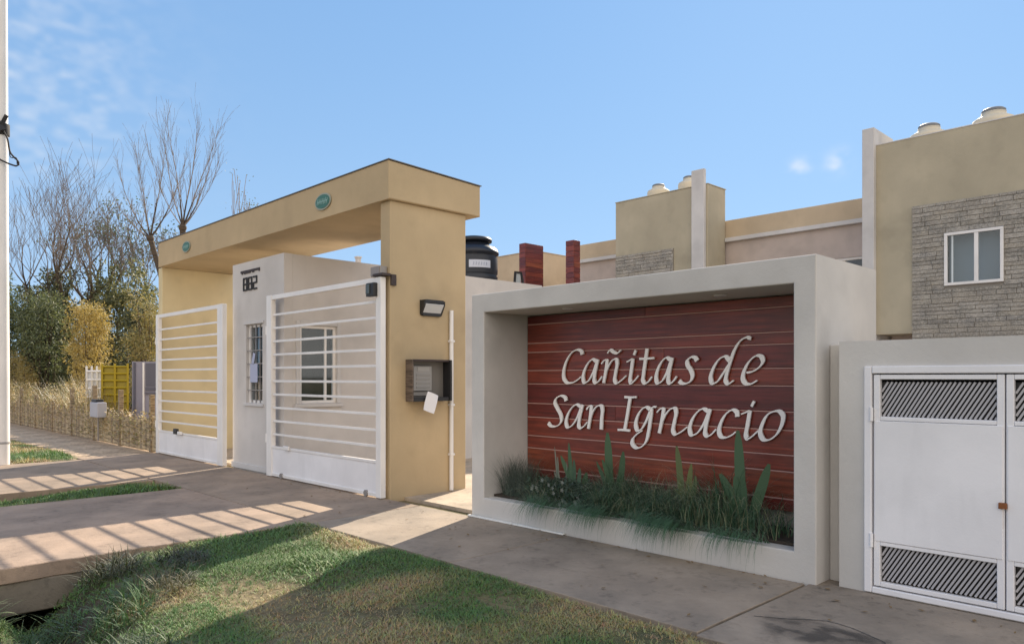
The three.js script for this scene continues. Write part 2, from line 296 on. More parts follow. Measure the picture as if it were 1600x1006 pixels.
/* ------------------------------------------------------------------ guard booth between the gates */
{
  const b = thing('guard_booth', 'pale grey plastered gate booth between the two barred gates, with a narrow window', 'booth', [-12.08, 0, -8.7]);
  const X0 = -13.05, X1 = -11.12, ZF = -5.72, ZB = -11.8, H = 3.62;
  const fw = [-12.50, -11.88, 1.16, 2.52], sw = [-6.69, -6.00, 1.17, 2.47];
  part(b, 'front_wall', wallZ(X0, X1, -.1, H, ZF - .15, ZF, [fw]), M.boothGrey);
  part(b, 'side_wall', wallX(X1 - .15, X1 - .001, -.1, H - .003, ZB, ZF - .152, [sw]), M.boothGrey);
  part(b, 'side_wall', box(X0 + .001, X0 + .15, -.1, H - .003, ZB, ZF - .152, 0), M.white);
  part(b, 'rear_wall', box(X0 + .152, X1 - .152, -.1, H - .003, ZB + .002, ZB + .15, 0), M.boothGrey);
  part(b, 'roof', box(X0 + .152, X1 - .152, 3.2, 3.35, ZB + .152, ZF - .152, 0), M.boothGrey);
  part(b, 'floor', box(X0 + .152, X1 - .152, 0, .02, ZB + .152, ZF - .152, 0), M.dark);
  part(b, 'partition', box(X0 + .16, X1 - .16, .02, 3.19, -7.6, -7.5, 0), M.dark);
  part(b, 'dark_board', box(X1 - .62, X1 - .60, .9, 2.9, -7.3, -5.9, 0), mat([.10, .095, .09], { roughness: .9 }));  // board added to darken the view through the side window
  part(b, 'plinth', box(X0 - .0, X1 - .25, 0, .10, ZF + .002, ZF + .03, .008), M.trim);
  // front window with its grille
  const f = part(b, 'window', [box(fw[0], fw[0] + .05, fw[2], fw[3], ZF - .11, ZF - .05), box(fw[1] - .05, fw[1], fw[2], fw[3], ZF - .11, ZF - .05), box(fw[0] + .05, fw[1] - .05, fw[2], fw[2] + .05, ZF - .11, ZF - .05), box(fw[0] + .05, fw[1] - .05, fw[3] - .05, fw[3], ZF - .11, ZF - .05)], M.gate);
  part(f, 'pane', box(fw[0] + .05, fw[1] - .05, fw[2] + .05, fw[3] - .05, ZF - .086, ZF - .082, 0), M.glass);
  for (let k = 1; k < 4; k++) part(f, 'grille_bar', box(fw[0] + .155 * k - .008, fw[0] + .155 * k + .008, fw[2] + .01, fw[3] - .01, ZF - .04, ZF - .026, 0), M.greyMetal);
  for (let k = 1; k < 6; k++) part(f, 'grille_bar', box(fw[0] + .005, fw[1] - .005, fw[2] + .227 * k - .008, fw[2] + .227 * k + .008, ZF - .024, ZF - .012, 0), M.greyMetal);
  part(b, 'window_sill', box(fw[0] - .06, fw[1] + .06, fw[2] - .05, fw[2] - .002, ZF - .05, ZF + .03), M.trim);
  part(b, 'window_head', box(fw[0] - .06, fw[1] + .06, fw[3] + .002, fw[3] + .045, ZF + .001, ZF + .022), M.trim);
  // side window, sliding
  const z0 = sw[0], z1 = sw[1], s = part(b, 'window', [box(X1 - .10, X1 - .03, sw[2], sw[3], z0, z0 + .05), box(X1 - .10, X1 - .03, sw[2], sw[3], z1 - .05, z1), box(X1 - .10, X1 - .03, sw[2], sw[2] + .05, z0 + .05, z1 - .05), box(X1 - .10, X1 - .03, sw[3] - .05, sw[3], z0 + .05, z1 - .05), box(X1 - .09, X1 - .04, sw[2] + .05, sw[3] - .05, z0 + .17, z0 + .21)], M.gate);
  part(s, 'pane', box(X1 - .068, X1 - .064, sw[2] + .05, sw[3] - .05, z0 + .05, z1 - .05, 0), M.glass);
  part(b, 'window_sill', box(X1 - .002, X1 + .05, sw[2] - .06, sw[2] - .003, z0 - .1, z1 + .1), M.trim);
  part(b, 'window_surround', [box(X1, X1 + .025, sw[2] - .0, sw[3] + .07, z0 - .07, z0 - .001), box(X1, X1 + .025, sw[2], sw[3] + .07, z1 + .001, z1 + .07), box(X1, X1 + .025, sw[3] + .001, sw[3] + .07, z0, z1)], M.trim);
}
// something blue and white taped inside the narrow window
single('notice_sheet', 'blue and white sheet stuck on the lower bars of the narrow booth window', 'notice', [box(-12.36, -12.08, 1.52, 1.84, -5.729, -5.725, 0), bar(V(-12.27, 1.84, -5.727), V(-12.20, 2.02, -5.727), .09, .004)], mat([.42, .45, .60], { roughness: .8 }), [-12.22, 1.52, -5.727]);
// house number, and the strip of small letters above it
{
  const n = thing('house_number', 'dark numerals 882 on the grey booth wall above the narrow window', 'house number', [-12.34, 3.12, -5.71]);
  const seg = { 8: 'abcdefg', 2: 'abged' };
  '882'.split('').forEach((ch, k) => {
    const w = .158, h = .235, x = -12.60 + k * .190, y = 3.115, t = .037, z0 = -5.717, z1 = -5.703;
    const S = { a: [x, x + w, y + h - t * .8, y + h], d: [x, x + w, y, y + t * .8], g: [x, x + w, y + h / 2 - t * .36, y + h / 2 + t * .36], f: [x, x + t, y + h / 2 + .01, y + h - .02], b: [x + w - t, x + w, y + h / 2 + .01, y + h - .02], e: [x, x + t, y + .02, y + h / 2 - .01], c: [x + w - t, x + w, y + .02, y + h / 2 - .01] };
    part(n, 'digit', [...seg[ch]].map((q, i) => box(...S[q], z0, z1 + i * .0007, .004)), M.dark);
  });
}
{
  const r = rng(12), g = []; let x = -12.70; // a row of small raised letters, too small to read in the photo
  while (x < -11.99) { const w = .028 + r() * .018; g.push(box(x, x + w, 3.415 + (r() < .3 ? .02 : 0), 3.475, -5.718, -5.705, .002)); x += w + .008; }
  single('wall_lettering', 'thin row of small dark raised letters above the number on the booth', 'lettering', g, M.darkBrown, [-12.35, 3.41, -5.71]);
}

/* ------------------------------------------------------------------ the two barred gates */
function gate(label, xa, xb, postA, postB, top) {
  const z0 = -5.615, z1 = -5.565, g = thing('barred_gate', label, 'gate', [(xa + xb) / 2, 0, -5.59]);
  part(g, 'post', box(xa, xa + postA, .01, top, z0 - .02, z1 + .012, .008), M.gate);
  part(g, 'post', box(xb - postB, xb, .01, top, z0 - .02, z1 + .012, .008), M.gate);
  part(g, 'top_rail', box(xa + postA, xb - postB, top - .075, top - .002, z0, z1, .006), M.gate);
  part(g, 'lower_panel', box(xa + postA, xb - postB, .045, .46, z0 + .008, z1 - .010, .004), M.gateCool);
  part(g, 'panel_rail', box(xa + postA, xb - postB, .462, .50, z0, z1, .006), M.gate);
  part(g, 'bottom_rail', box(xa + postA, xb - postB, .02, .07, z0 + .002, z1 + .004, .006), M.gate);
  for (let k = 0; k < 10; k++) part(g, 'bar', box(xa + postA, xb - postB, .671 + k * .2135, .707 + k * .2135, z0 + .018, z1 - .018, .004), M.gate);
  for (const y of [.55, 2.3]) part(g, 'hinge', rod(V(xa - .012, y, z1 + .0), V(xa - .012, y + .14, z1 + .0), .018, .018, 10), M.gate);
  return g;
}
const gateR = gate('wide white barred gate between grey booth and yellow pillar', -11.40, -8.14, .17, .12, 2.93);
const gateL = gate('white barred gate at the far left, with yellow wall behind its bars', -16.48, -13.10, .13, .24, 2.93);
part(gateL, 'gate_lock', box(-15.35, -15.19, .47, .58, -5.56, -5.50, .01), M.black);
part(gateL, 'lock_plate', box(-15.16, -15.0, .47, .53, -5.558, -5.51, .01), M.gate);
part(gateR, 'lock_plate', box(-10.80, -10.62, .465, .53, -5.562, -5.53, .01), M.gate);
for (const x of [-10.9, -8.5]) part(gateR, 'wheel', rod(V(x, .045, -5.575), V(x, .045, -5.548), .045, .045, 14), M.greyMetal);
{
  const o = thing('gate_closer', 'small black box at the top right corner of the wide gate', 'lock box', [-8.30, 2.68, -5.56]);
  part(o, 'case', box(-8.40, -8.215, 2.675, 2.855, -5.562, -5.49, .01), M.black);
  part(o, 'lens', box(-8.385, -8.30, 2.71, 2.835, -5.489, -5.478, .004), mat([.08, .09, .08], { roughness: .2 }));
}
{
  const o = thing('junction_box', 'brown grey box on the pillar edge just above the wide gate', 'junction box', [-8.27, 2.95, -5.60]);
  part(o, 'case', box(-8.385, -8.165, 2.942, 3.075, -5.675, -5.56, .008), M.greyMetal);
  part(o, 'lid', box(-8.375, -8.175, 2.955, 3.065, -5.558, -5.55, .004), mat([.27, .24, .23], { roughness: .5 }));
}
{
  const o = thing('gate_bracket', 'dark bracket on the pillar corner beside the top of the gate post', 'bracket', [-8.09, 2.8, -5.65]);
  part(o, 'plate', box(-8.109, -8.075, 2.82, 2.965, -5.76, -5.68, .004), M.darkBrown);
  part(o, 'arm', box(-8.30, -8.072, 2.94, 2.972, -5.668, -5.53, .004), M.darkBrown);
}

/* ------------------------------------------------------------------ fittings on the pillar */
{
  const X = -8.11, o = thing('wall_lamp', 'black wedge shaped wall lamp with white lens high on the yellow pillar', 'wall lamp', [X, 2.5, -6.37]);
  const sh = new THREE.Shape([new THREE.Vector2(0, 2.475), new THREE.Vector2(.02, 2.455), new THREE.Vector2(.035, 2.47), new THREE.Vector2(.105, 2.595), new THREE.Vector2(.11, 2.655), new THREE.Vector2(0, 2.665)]);
  for (const [z0, d] of [[-6.53, .022], [-6.192, .022]]) { const e = new THREE.ExtrudeGeometry(sh, { depth: d, bevelEnabled: false }); e.translate(X, 0, z0); part(o, 'side_cheek', e, M.black); }
  part(o, 'hood', box(X + .001, X + .112, 2.622, 2.667, -6.506, -6.194, .006), M.black);
  part(o, 'base', box(X + .001, X + .04, 2.448, 2.62, -6.506, -6.194, .004), M.black);
  const l = new THREE.BoxGeometry(.012, .155, .31); l.rotateZ(-.56); l.translate(X + .066, 2.545, -6.35); part(o, 'lens', l, M.lens);
}
{ // intercom in a box frame standing off the wall
  const X = -8.11, z0 = -6.60, z1 = -5.93, y0 = 1.28, y1 = 1.845, o = thing('intercom_box', 'weathered open box round the intercom panel on the yellow pillar', 'intercom', [X, 1.28, -6.26]);
  const fr = mat([.17, .13, .105], { map: T.bark, roughness: .8 });
  part(o, 'side_board', box(X + .001, X + .15, y0, y1, z1 - .025, z1, .004), fr);
  part(o, 'side_board', box(X + .001, X + .175, y0, y1, z0, z0 + .03, .004), M.black);  // coloured black to stand in for the shadow inside the box
  part(o, 'top_board', box(X + .001, X + .152, y1 - .026, y1 + .002, z0 + .03, z1 - .025, .004), M.darkBrown);
  part(o, 'bottom_board', box(X + .001, X + .15, y0 - .002, y0 + .05, z0 + .03, z1 - .025, .004), M.black);
  part(o, 'back_board', box(X + .001, X + .012, y0 + .05, y1 - .026, z0 + .03, z1 - .025, 0), mat([.16, .15, .14], { roughness: .7 }));
  const pn = part(o, 'intercom_panel', box(X + .013, X + .05, 1.42, 1.76, -6.34, -6.03, .006), mat([.30, .29, .28], { roughness: .4, metalness: .2 }));
  for (let k = 0; k < 4; k++) part(pn, 'button_row', box(X + .0505, X + .056, 1.455 + k * .055, 1.485 + k * .055, -6.31, -6.07, .003), mat([.26, .25, .24], { roughness: .4 }));
  part(pn, 'speaker', box(X + .0505, X + .055, 1.69, 1.745, -6.29, -6.09, .003), mat([.36, .35, .34], { roughness: .6 }));
  part(o, 'label_strip', box(X + .013, X + .03, 1.355, 1.405, -6.36, -6.03, .002), mat([.30, .28, .26], { roughness: .8 }));
}
{
  const g = new THREE.PlaneGeometry(.20, .26, 6, 8), p = g.attributes.position; for (let i = 0; i < p.count; i++) p.setZ(i, .016 * Math.sin(p.getX(i) * 14 + p.getY(i) * 9) + .05 * Math.pow(p.getY(i), 2));
  g.computeVertexNormals(); g.rotateZ(-.32); g.rotateY(Math.PI / 2 + .15); g.translate(-7.935, 1.262, -6.225);
  single('paper_notice', 'sheet of white paper hanging askew from the lower edge of the intercom box', 'paper', g, mat([.82, .82, .86], { side: THREE.DoubleSide, roughness: .8 }), [-7.94, 1.26, -6.22]);
}
{
  const o = thing('conduit_pipe', 'white conduit running down the yellow pillar from lamp height to the ground', 'conduit', [-8.08, 0, -6.70]);
  part(o, 'pipe', rod(V(-8.078, .01, -6.705), V(-8.078, 2.55, -6.705), .030, .030, 14), M.gate);
  for (const y of [.5, 1.2, 2.1]) part(o, 'clip', box(-8.109, -8.044, y, y + .03, -6.745, -6.665, .006), M.gate);
}

/* ------------------------------------------------------------------ entrance sign: a deep white frame with planks, letters and a planter */
const SX0 = -6.44, SX1 = -2.425, SZ0 = -6.91, SZ1 = -5.65, ZP = -6.346;
{
  const s = thing('entrance_sign', 'deep grey white frame holding red wooden planks with white script letters', 'sign', [-4.43, 0, -6.2]);
  const IX0 = -6.23, IX1 = -2.605, IY = 2.342, TOP = 2.553, ZB = -6.40;
  const sh = new THREE.Shape([[SX0, -.1], [SX1, -.1], [SX1, TOP], [SX0, TOP]].map(p => new THREE.Vector2(...p))); sh.holes.push(new THREE.Path([[IX0, .235], [IX0, IY], [IX1, IY], [IX1, .235]].map(p => new THREE.Vector2(...p))));
  const fr = new THREE.ExtrudeGeometry(sh, { depth: SZ1 - SZ0 - .02, bevelEnabled: true, bevelThickness: .01, bevelSize: .01, bevelOffset: -.01, bevelSegments: 2 }); fr.translate(0, 0, SZ0 + .01);
  part(s, 'frame', fr, M.grey);
  part(s, 'back_wall', box(IX0 + .001, IX1 - .001, .237, IY - .002, SZ0 + .02, ZB, 0), M.stoneWall);
  part(s, 'planter_soil', box(IX0 + .002, IX1 - .002, .237, .262, ZB + .001, -5.80, .008), mat([.05, .038, .028], { map: T.soil, bumpMap: T.soilB, bumpScale: .03 }));
  const Y = [.405, .52, .763, .91, 1.131, 1.295, 1.526, 1.685, 1.901, 2.009, 2.233, 2.334], r = rng(77);
  for (let k = 0; k < Y.length - 1; k++) {
    const y0 = Y[k] + .006, y1 = Y[k + 1] - .006, cut = k % 3 === 1 ? lerp(IX0, IX1, .35 + .3 * r()) : null;
    const spans = cut ? [[IX0 + .012, cut - .0015], [cut + .0015, IX1 - .006]] : [[IX0 + .012, IX1 - .006]];
    for (const [a, b] of spans) { const o = part(s, 'plank', box(a, b, y0, y1, ZP - .026, ZP - .002 * r(), .005), planks[Math.floor(r() * 4)]); const u = o.geometry.attributes.uv; const du = r() * 5, dv = r() * 5; for (let i = 0; i < u.count; i++) u.setXY(i, u.getX(i) + du, u.getY(i) + dv); }
    if (k) part(s, 'joint_glint', box(IX0 + .012, IX1 - .006, Y[k] - .0055, Y[k] + .0045, ZP - .03, ZP - (k % 2 ? .004 : .001), 0), M.strip);  // pale strips stand in for the highlights along the plank edges
  }
  for (const x of [-5.228, -3.421]) { const d = part(s, 'downlight', lathe([[0, -.012], [.05, -.012], [.062, -.004], [.062, 0], [0, 0]], 18, x, IY - .001, -5.95), M.gate); part(d, 'lens', rod(V(x, IY - .0165, -5.95), V(x, IY - .0125, -5.95), .042, .042, 16), M.lens); }
  // letters: strokes of a broad pen held at a slant
  const NIB = .53, WIDE = .047, THIN = .013;
  const pen = (pts, z, closed, k = 1) => {
    const cv = new THREE.CatmullRomCurve3(pts.map(p => V(p[0], p[1], 0)), !!closed, 'centripetal'), n = pts.length * 9, L = [], R = [];
    for (let i = 0; i <= n; i++) {
      const t = i / n, p = cv.getPoint(t), d = cv.getTangent(t), a = Math.atan2(d.y, d.x), w = k * Math.max(THIN, WIDE * Math.abs(Math.sin(a - NIB))) / 2;
      L.push([p.x - d.y * w, p.y + d.x * w]); R.push([p.x + d.y * w, p.y - d.x * w]);
    }
    const out = []; const D = .018, pos = [], q = (a, b, c, d) => pos.push(...a, ...b, ...c, ...a, ...c, ...d);
    const f = (p, zz) => [p[0], p[1], zz];
    for (let i = 0; i < n; i++) {
      q(f(R[i], z + D), f(R[i + 1], z + D), f(L[i + 1], z + D), f(L[i], z + D));
      q(f(L[i], z), f(L[i], z + D), f(L[i + 1], z + D), f(L[i + 1], z)); q(f(R[i + 1], z), f(R[i + 1], z + D), f(R[i], z + D), f(R[i], z));
    }
    if (!closed) { q(f(R[0], z), f(R[0], z + D), f(L[0], z + D), f(L[0], z)); q(f(L[n], z), f(L[n], z + D), f(R[n], z + D), f(R[n], z)); }
    const g = new THREE.BufferGeometry(); g.setAttribute('position', new THREE.Float32BufferAttribute(pos, 3)); g.computeVertexNormals(); return g;
  };
  const G = {
    a: [[[.74, .90], [.55, 1], [.36, .90], [.13, .55], [.05, .2], [.12, .01], [.30, .07], [.55, .42], [.73, .85]], [[.80, 1.0], [.72, .7], [.63, .3], [.62, .08], [.70, 0], [.84, .08], [1, .27]]],
    n: [[[0, .80], [.10, .93], [.22, .98]], [[.24, 1.0], [.17, .5], [.08, 0]], [[.13, .34], [.28, .70], [.46, .95], [.60, .98], [.64, .82], [.58, .45], [.54, .12], [.61, 0], [.76, .07], [1, .30]]],
    m: [[[0, .80], [.12, .93], [.26, .98]], [[.28, 1.0], [.21, .5], [.10, 0]], [[.17, .34], [.34, .70], [.58, .95], [.82, .98], [.88, .82], [.84, .45], [.82, 0]]],
    i: [[[0, .86], [.25, .92], [.50, .99]], [[.52, 1.0], [.38, .5], [.28, .12], [.38, 0], [.62, .08], [1, .30]], [[.78, 1.33], [.62, 1.14]]],
    t: [[[.52, 1.38], [.40, .9], [.27, .35], [.24, .10], [.38, 0], [.58, .05], [.85, .26]], [[0, .98], [.5, .98], [1, 1.0]]],
    s: [[[1, .86], [.9, .97], [.68, 1], [.47, .88], [.48, .70], [.66, .50], [.74, .28], [.62, .08], [.36, 0], [.12, .02], [0, .10]]],
    d: [[[.50, .84], [.40, .99], [.26, .92], [.10, .58], [.03, .22], [.07, .02], [.18, .06], [.34, .38], [.46, .66]], [[1, 1.62], [.90, 1.66], [.76, 1.56], [.62, 1.25], [.52, .85], [.42, .35], [.40, .10], [.46, 0], [.59, .12]]],
    e: [[[.26, .40], [.52, .44], [.82, .60], [.96, .80], [.90, .96], [.70, 1], [.42, .84], [.16, .48], [.10, .18], [.22, .02], [.44, 0], [.72, .12]]],
    C: [[[1, 1.22], [.97, 1.36], [.80, 1.43], [.52, 1.34], [.24, 1.0], [.08, .55], [.08, .20], [.24, .01], [.48, 0], [.72, .09], [.95, .26]]],
    S: [[[1, 1.14], [.96, 1.28], [.76, 1.36], [.48, 1.26], [.38, 1.06], [.52, .80], [.70, .54], [.74, .28], [.60, .08], [.34, 0], [.12, .03], [0, .14]]],
    I: [[[.66, 1.36], [.52, .7], [.37, .06]], [[.36, 1.37], [.68, 1.36], [1, 1.38]], [[0, .03], [.34, .04], [.66, .03]]],
    g: [[[.78, .90], [.62, .99], [.44, .90], [.25, .58], [.19, .26], [.26, .06], [.40, .10], [.60, .42], [.78, .86]], [[1, 1.02], [.84, .98], [.78, .6], [.70, .05], [.60, -.35], [.42, -.58], [.20, -.64], [.04, -.50], [.05, -.32], [.20, -.12], [.44, .06]]],
    c: [[[1, .76], [.97, .93], [.78, 1], [.48, .86], [.20, .50], [.12, .20], [.22, .02], [.46, 0], [.74, .10], [.92, .22]]],
    o: [[[.62, 1], [.36, .88], [.14, .52], [.07, .22], [.18, .02], [.40, .01], [.68, .20], [.90, .58], [.93, .88], [.80, 1]]],
  };
  const rows = [['C', -5.635, -5.339], ['a', -5.339, -5.055], ['n', -5.062, -4.731], ['~', -5.02, -4.80], ['i', -4.723, -4.575], ['t', -4.559, -4.376], ['a', -4.368, -4.110], ['s', -4.08, -3.877], ['d', -3.741, -3.315], ['e', -3.417, -3.19]],
    rows2 = [['S', -5.850, -5.576], ['a', -5.590, -5.265], ['m', -5.274, -5.018], ['I', -4.841, -4.599], ['g', -4.665, -4.353], ['n', -4.345, -3.985], ['a', -3.978, -3.673], ['c', -3.666, -3.45], ['i', -3.411, -3.246], ['o', -3.24, -2.991]];
  let q = 0;
  const put = (row, base, xh) => row.forEach(([ch, x0, x1]) => {
    const strokes = ch === '~' ? [[[.18, 1.24], [.36, 1.37], [.58, 1.28], [.80, 1.24], [1, 1.36]]] : G[ch];
    const gs = strokes.map(st => pen(st.map(([x, y]) => [lerp(x0, x1, x), base + y * xh]), ZP + .012 + (q++ % 4) * .0016, ch === 'o'));
    if (ch === 'i') part(s, 'letter_accent', gs.pop(), M.letter);
    part(s, ch === '~' ? 'letter_accent' : 'letter', gs, M.letter);
  });
  put(rows, 1.543, .258); put(rows2, 1.037, .262);
}

/* ------------------------------------------------------------------ planting in the sign's planter */
{
  const r = rng(400), lm = leafMat([.085, .165, .085], .3), lm2 = leafMat([.06, .095, .055], .2);
  const swords = [[-5.20, -6.06, .66, .10, 'sword leaved plant left of centre in the planter, in front of the word San', 3], [-4.68, -6.05, .80, .11, 'tall dark sword leaved plant under the capital I in the planter', 2], [-3.82, -6.05, .72, .13, 'olive green sword leaved plant right of centre in the planter', 2], [-3.22, -6.05, .90, .13, 'tallest sword leaved plant, at the right end of the planter below the last letters', 2], [-3.40, -6.0, .42, .05, 'short narrow plant just left of the tallest sword leaf', 2], [-5.46, -6.1, .60, .045, 'thin upright pale stalk near the left end of the red planks', 2]];
  for (const [x, z, h, w, label, n] of swords) {
    const gs = [], m = n + 3;
    for (let k = 0; k < m; k++) { // a fan of stiff leaves, the first the tallest
      const B = new Blades(), side = k ? (k % 2 ? 1 : -1) * (.08 + .10 * k * r()) : .03 * (r() - .5), hh = h * (k ? .45 + .42 * r() : 1);
      B.blade(0, 0, 0, Math.PI / 2 + .7 * (r() - .5), hh, w * (k ? .45 + .25 * r() : .75), .02 + .10 * r(), .05 + .3 * r() * (k ? 1 : .3), 9, .9 * (r() - .5), 1);
      const g = B.geo(); g.rotateZ(-side); g.translate(x + .02 * (k - m / 2), .24, z + .04 * (r() - .5)); gs.push(g);
    }
    single('sword_plant', label, 'plant', gs, label.startsWith('olive') ? leafMat([.17, .20, .075], .2) : label.startsWith('thin') ? leafMat([.24, .26, .21], .1) : lm, [x, .25, z]);
  }
  { // grey green fuzzy clump at the left end
    const B = new Blades(); for (let k = 0; k < 700; k++) { const a = r() * 6.28, R = Math.sqrt(r()); B.blade(-6.0 + .20 * R * Math.cos(a), .24, -6.0 + .18 * R * Math.sin(a), r() * 6.28, .30 + .32 * r(), .006, .1 + .5 * r(), .5 + .6 * r(), 3); }
    single('feathery_bush', 'grey green feathery clump at the left end of the planter', 'plant', B.geo(), leafMat([.10, .13, .105], .2), [-6.0, .25, -6.0]);
  }
  { // mass of drooping grass over the planter front
    const B = new Blades(), B2 = new Blades();
    for (let k = 0; k < 8200; k++) {
      const x = lerp(-5.75, -2.80, r()), dens = (x < -4.9 ? .45 : 1) * (.12 + .88 * clamp(gn(x * 2.6, 3) * 2.4 - .7)), z = lerp(-6.28, -5.80, r()); if (r() > dens) continue;
      const front = r() < .55, yaw = front ? Math.PI / 2 + 1.6 * (r() - .5) : r() * 6.28, len = (.32 + .46 * r()) * (x > -4.9 ? 1.15 : .85) * (.7 + .6 * gn(x * 3.1, 17));
      (r() < .74 ? B : B2).blade(x, .245, z, yaw, len, .006 + .004 * r(), .1 + .5 * r(), 1.0 + 1.3 * r(), 5, .4 * (r() - .5));
    }
    for (let k = 0; k < 1100; k++) { // strands that hang over the wall
      const x = (c => c[Math.floor(r() * c.length)])([-5.32, -5.28, -4.85, -4.66, -4.55, -4.5, -4.02, -3.9, -3.75, -3.7, -3.65, -3.2, -3.0]) + .26 * (r() - .5) + .1 * (r() - .5); B.blade(x, .245, -5.72, Math.PI / 2 + .9 * (r() - .5), .24 + .36 * r(), .0065, .5 + .5 * r(), 1.9 + .7 * r(), 6, .3 * (r() - .5));
    }
    const o = single('planter_grass', 'mass of dark drooping grass filling the planter and hanging over its front', 'grass', B.geo(), leafMat([.062, .155, .075], .35)); o.userData.kind = 'stuff';
    const o2 = single('dry_planter_grass', 'pale dry blades scattered among the drooping grass of the planter', 'grass', B2.geo(), leafMat([.32, .34, .20], .35)); o2.userData.kind = 'stuff';
  }
  { // leafy low shrub with pale flowers
    const B = new Blades(), F = new Blades(), o = thing('flowering_shrub', 'low dark leafy shrub with a few pale flowers left of centre in the planter', 'shrub', [-5.3, .25, -5.9]);
    for (let k = 0; k < 900; k++) { const c = V(-5.28 + .62 * (r() - .5) * 1.3, .25 + .26 * r(), -5.93 + .34 * (r() - .5)); const u = V(r() - .5, r() - .3, r() - .5).normalize().multiplyScalar(.028), v = u.clone().cross(V(r() - .5, 1, r() - .5)).normalize().multiplyScalar(.03); B.quad(c, u, v); }
    for (let k = 0; k < 26; k++) { const cx = -5.28 + .7 * (r() - .5), cy = .27 + .24 * r(), cz = -5.76 - .08 * r(); for (let q = 0; q < 5; q++) { const a = q * 1.257; F.quad(V(cx + .014 * Math.cos(a), cy + .014 * Math.sin(a), cz), V(.016 * Math.cos(a), .016 * Math.sin(a), .004), V(-.016 * Math.sin(a), .016 * Math.cos(a), 0)); } }
    part(o, 'foliage', B.geo(), leafMat([.03, .058, .035], .2)); part(o, 'flowers', F.geo(), leafMat([.30, .32, .29], .2)).userData.kind = 'stuff';
  }
}
single('plastic_strip', 'white plastic strip lying along the foot of the sign at its left end', 'strip', (() => { const g = []; let x = -6.46; for (const w of [.72, .74]) { g.push(box(x, x + w, .003, .022, -5.642, -5.604, .004)); x += w + .012; } return g; })(), mat([.78, .78, .76], { roughness: .35 }), [-5.7, 0, -5.62]);

/* ------------------------------------------------------------------ low wall with the white meter cabinet doors on the right */
{
  const w = thing('front_wall', 'low pale grey wall at the right, framing the white cabinet doors', 'wall', [-1, 0, -5.9]);
  part(w, 'wall_face', wallZ(-2.29, 1.2, -.1, 1.875, -5.93, -5.75, [[-2.085, -.32, .02, 1.675]]), M.grey);
  part(w, 'return', box(-2.424, -2.292, -.1, 1.86, -6.2, -5.90, .008), M.grey);
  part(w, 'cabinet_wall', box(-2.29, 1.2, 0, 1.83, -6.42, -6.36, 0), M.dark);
  part(w, 'cabinet_roof', box(-2.29, 1.2, 1.832, 1.872, -6.42, -5.932, 0), M.grey);
  const c = thing('cabinet_doors', 'white steel double cabinet door with slanted louvre openings in the low wall', 'cabinet door', [-1.2, .02, -5.74]);
  const Z0 = -5.80, Z1 = -5.725, R = rng(31);
  const xL = -2.10, xM = -1.205, xR = -.31, y0 = .012, y1 = 1.685;
  part(c, 'outer_frame', [box(xL, xL + .055, y0, y1, Z0, Z1, .008), box(xR - .055, xR, y0, y1, Z0, Z1, .008), box(xL + .056, xR - .056, y1 - .055, y1, Z0, Z1, .008), box(xL + .056, xR - .056, y0, y0 + .045, Z0, Z1, .008)], M.gateCool);
  for (const [a, b, flip] of [[xL + .066, xM - .004, 1], [xM + .004, xR - .066, -1]]) {
    const z0 = -5.785, z1 = -5.735, t = .045, L0 = .066, L1 = 1.622;
    const leaf = part(c, 'door_leaf', [box(a, a + t, L0, L1, z0, z1, .006), box(b - t, b, L0, L1, z0, z1, .006), box(a + t, b - t, L1 - .035, L1, z0, z1, .006), box(a + t, b - t, L0, L0 + .035, z0, z1, .006), box(a + t, b - t, .365, .395, z0, z1, .006), box(a + t, b - t, 1.285, 1.315, z0, z1, .006)], M.gateCool);
    part(leaf, 'door_panel', box(a + t * .2, b - t * .2, .397, 1.283, z1 - .01, z1 + .006, .005), M.gateCool);
    for (const [p0, p1] of [[.112, .363], [1.317, 1.568]]) {
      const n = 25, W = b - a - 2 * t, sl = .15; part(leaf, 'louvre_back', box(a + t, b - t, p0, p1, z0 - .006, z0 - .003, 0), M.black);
      for (let k = -4; k < n; k++) { // slats leaning to the right, cut off by the frame
        const x = a + t + (k + .5) * W / n; let A = V(x, p0, 0), B = V(x + sl * 1, p1, 0);
        const cut = (P, Q) => { const lo = a + t + .004, hi = b - t - .004; if (P.x < lo) { const f = (lo - P.x) / (Q.x - P.x); P = V(lo, lerp(P.y, Q.y, f), 0); } if (P.x > hi) { const f = (hi - P.x) / (Q.x - P.x); P = V(hi, lerp(P.y, Q.y, f), 0); } return P; };
        if (Math.max(A.x, B.x) < a + t + .01 || Math.min(A.x, B.x) > b - t - .01) continue;
        const A2 = cut(A, B), B2 = cut(B, A); if (A2.distanceTo(B2) < .02) continue;
        A2.z = B2.z = z0 + .016 + .0002 * (k + 5); const jj = .004 * (R() - .5); A2.x += jj; part(leaf, 'slat', bar(A2, B2, .0135, .012), M.slat);
      }
    }
    const hx = flip > 0 ? a - .012 : b + .012; for (const y of [.40, 1.33]) part(leaf, 'hinge', rod(V(hx, y - .05, z1 + .012), V(hx, y + .05, z1 + .012), .014, .014, 10), M.gateCool);
  }
  part(c, 'latch', box(xM - .035, xM + .012, .735, .775, -5.733, -5.708, .004), M.rust, 'rusty latch where the two leaves meet');
  part(c, 'rust_run', box(xM - .024, xM - .012, .60, .733, -5.7345, -5.7333, 0), mat([.52, .42, .33], { roughness: .8 }));
}

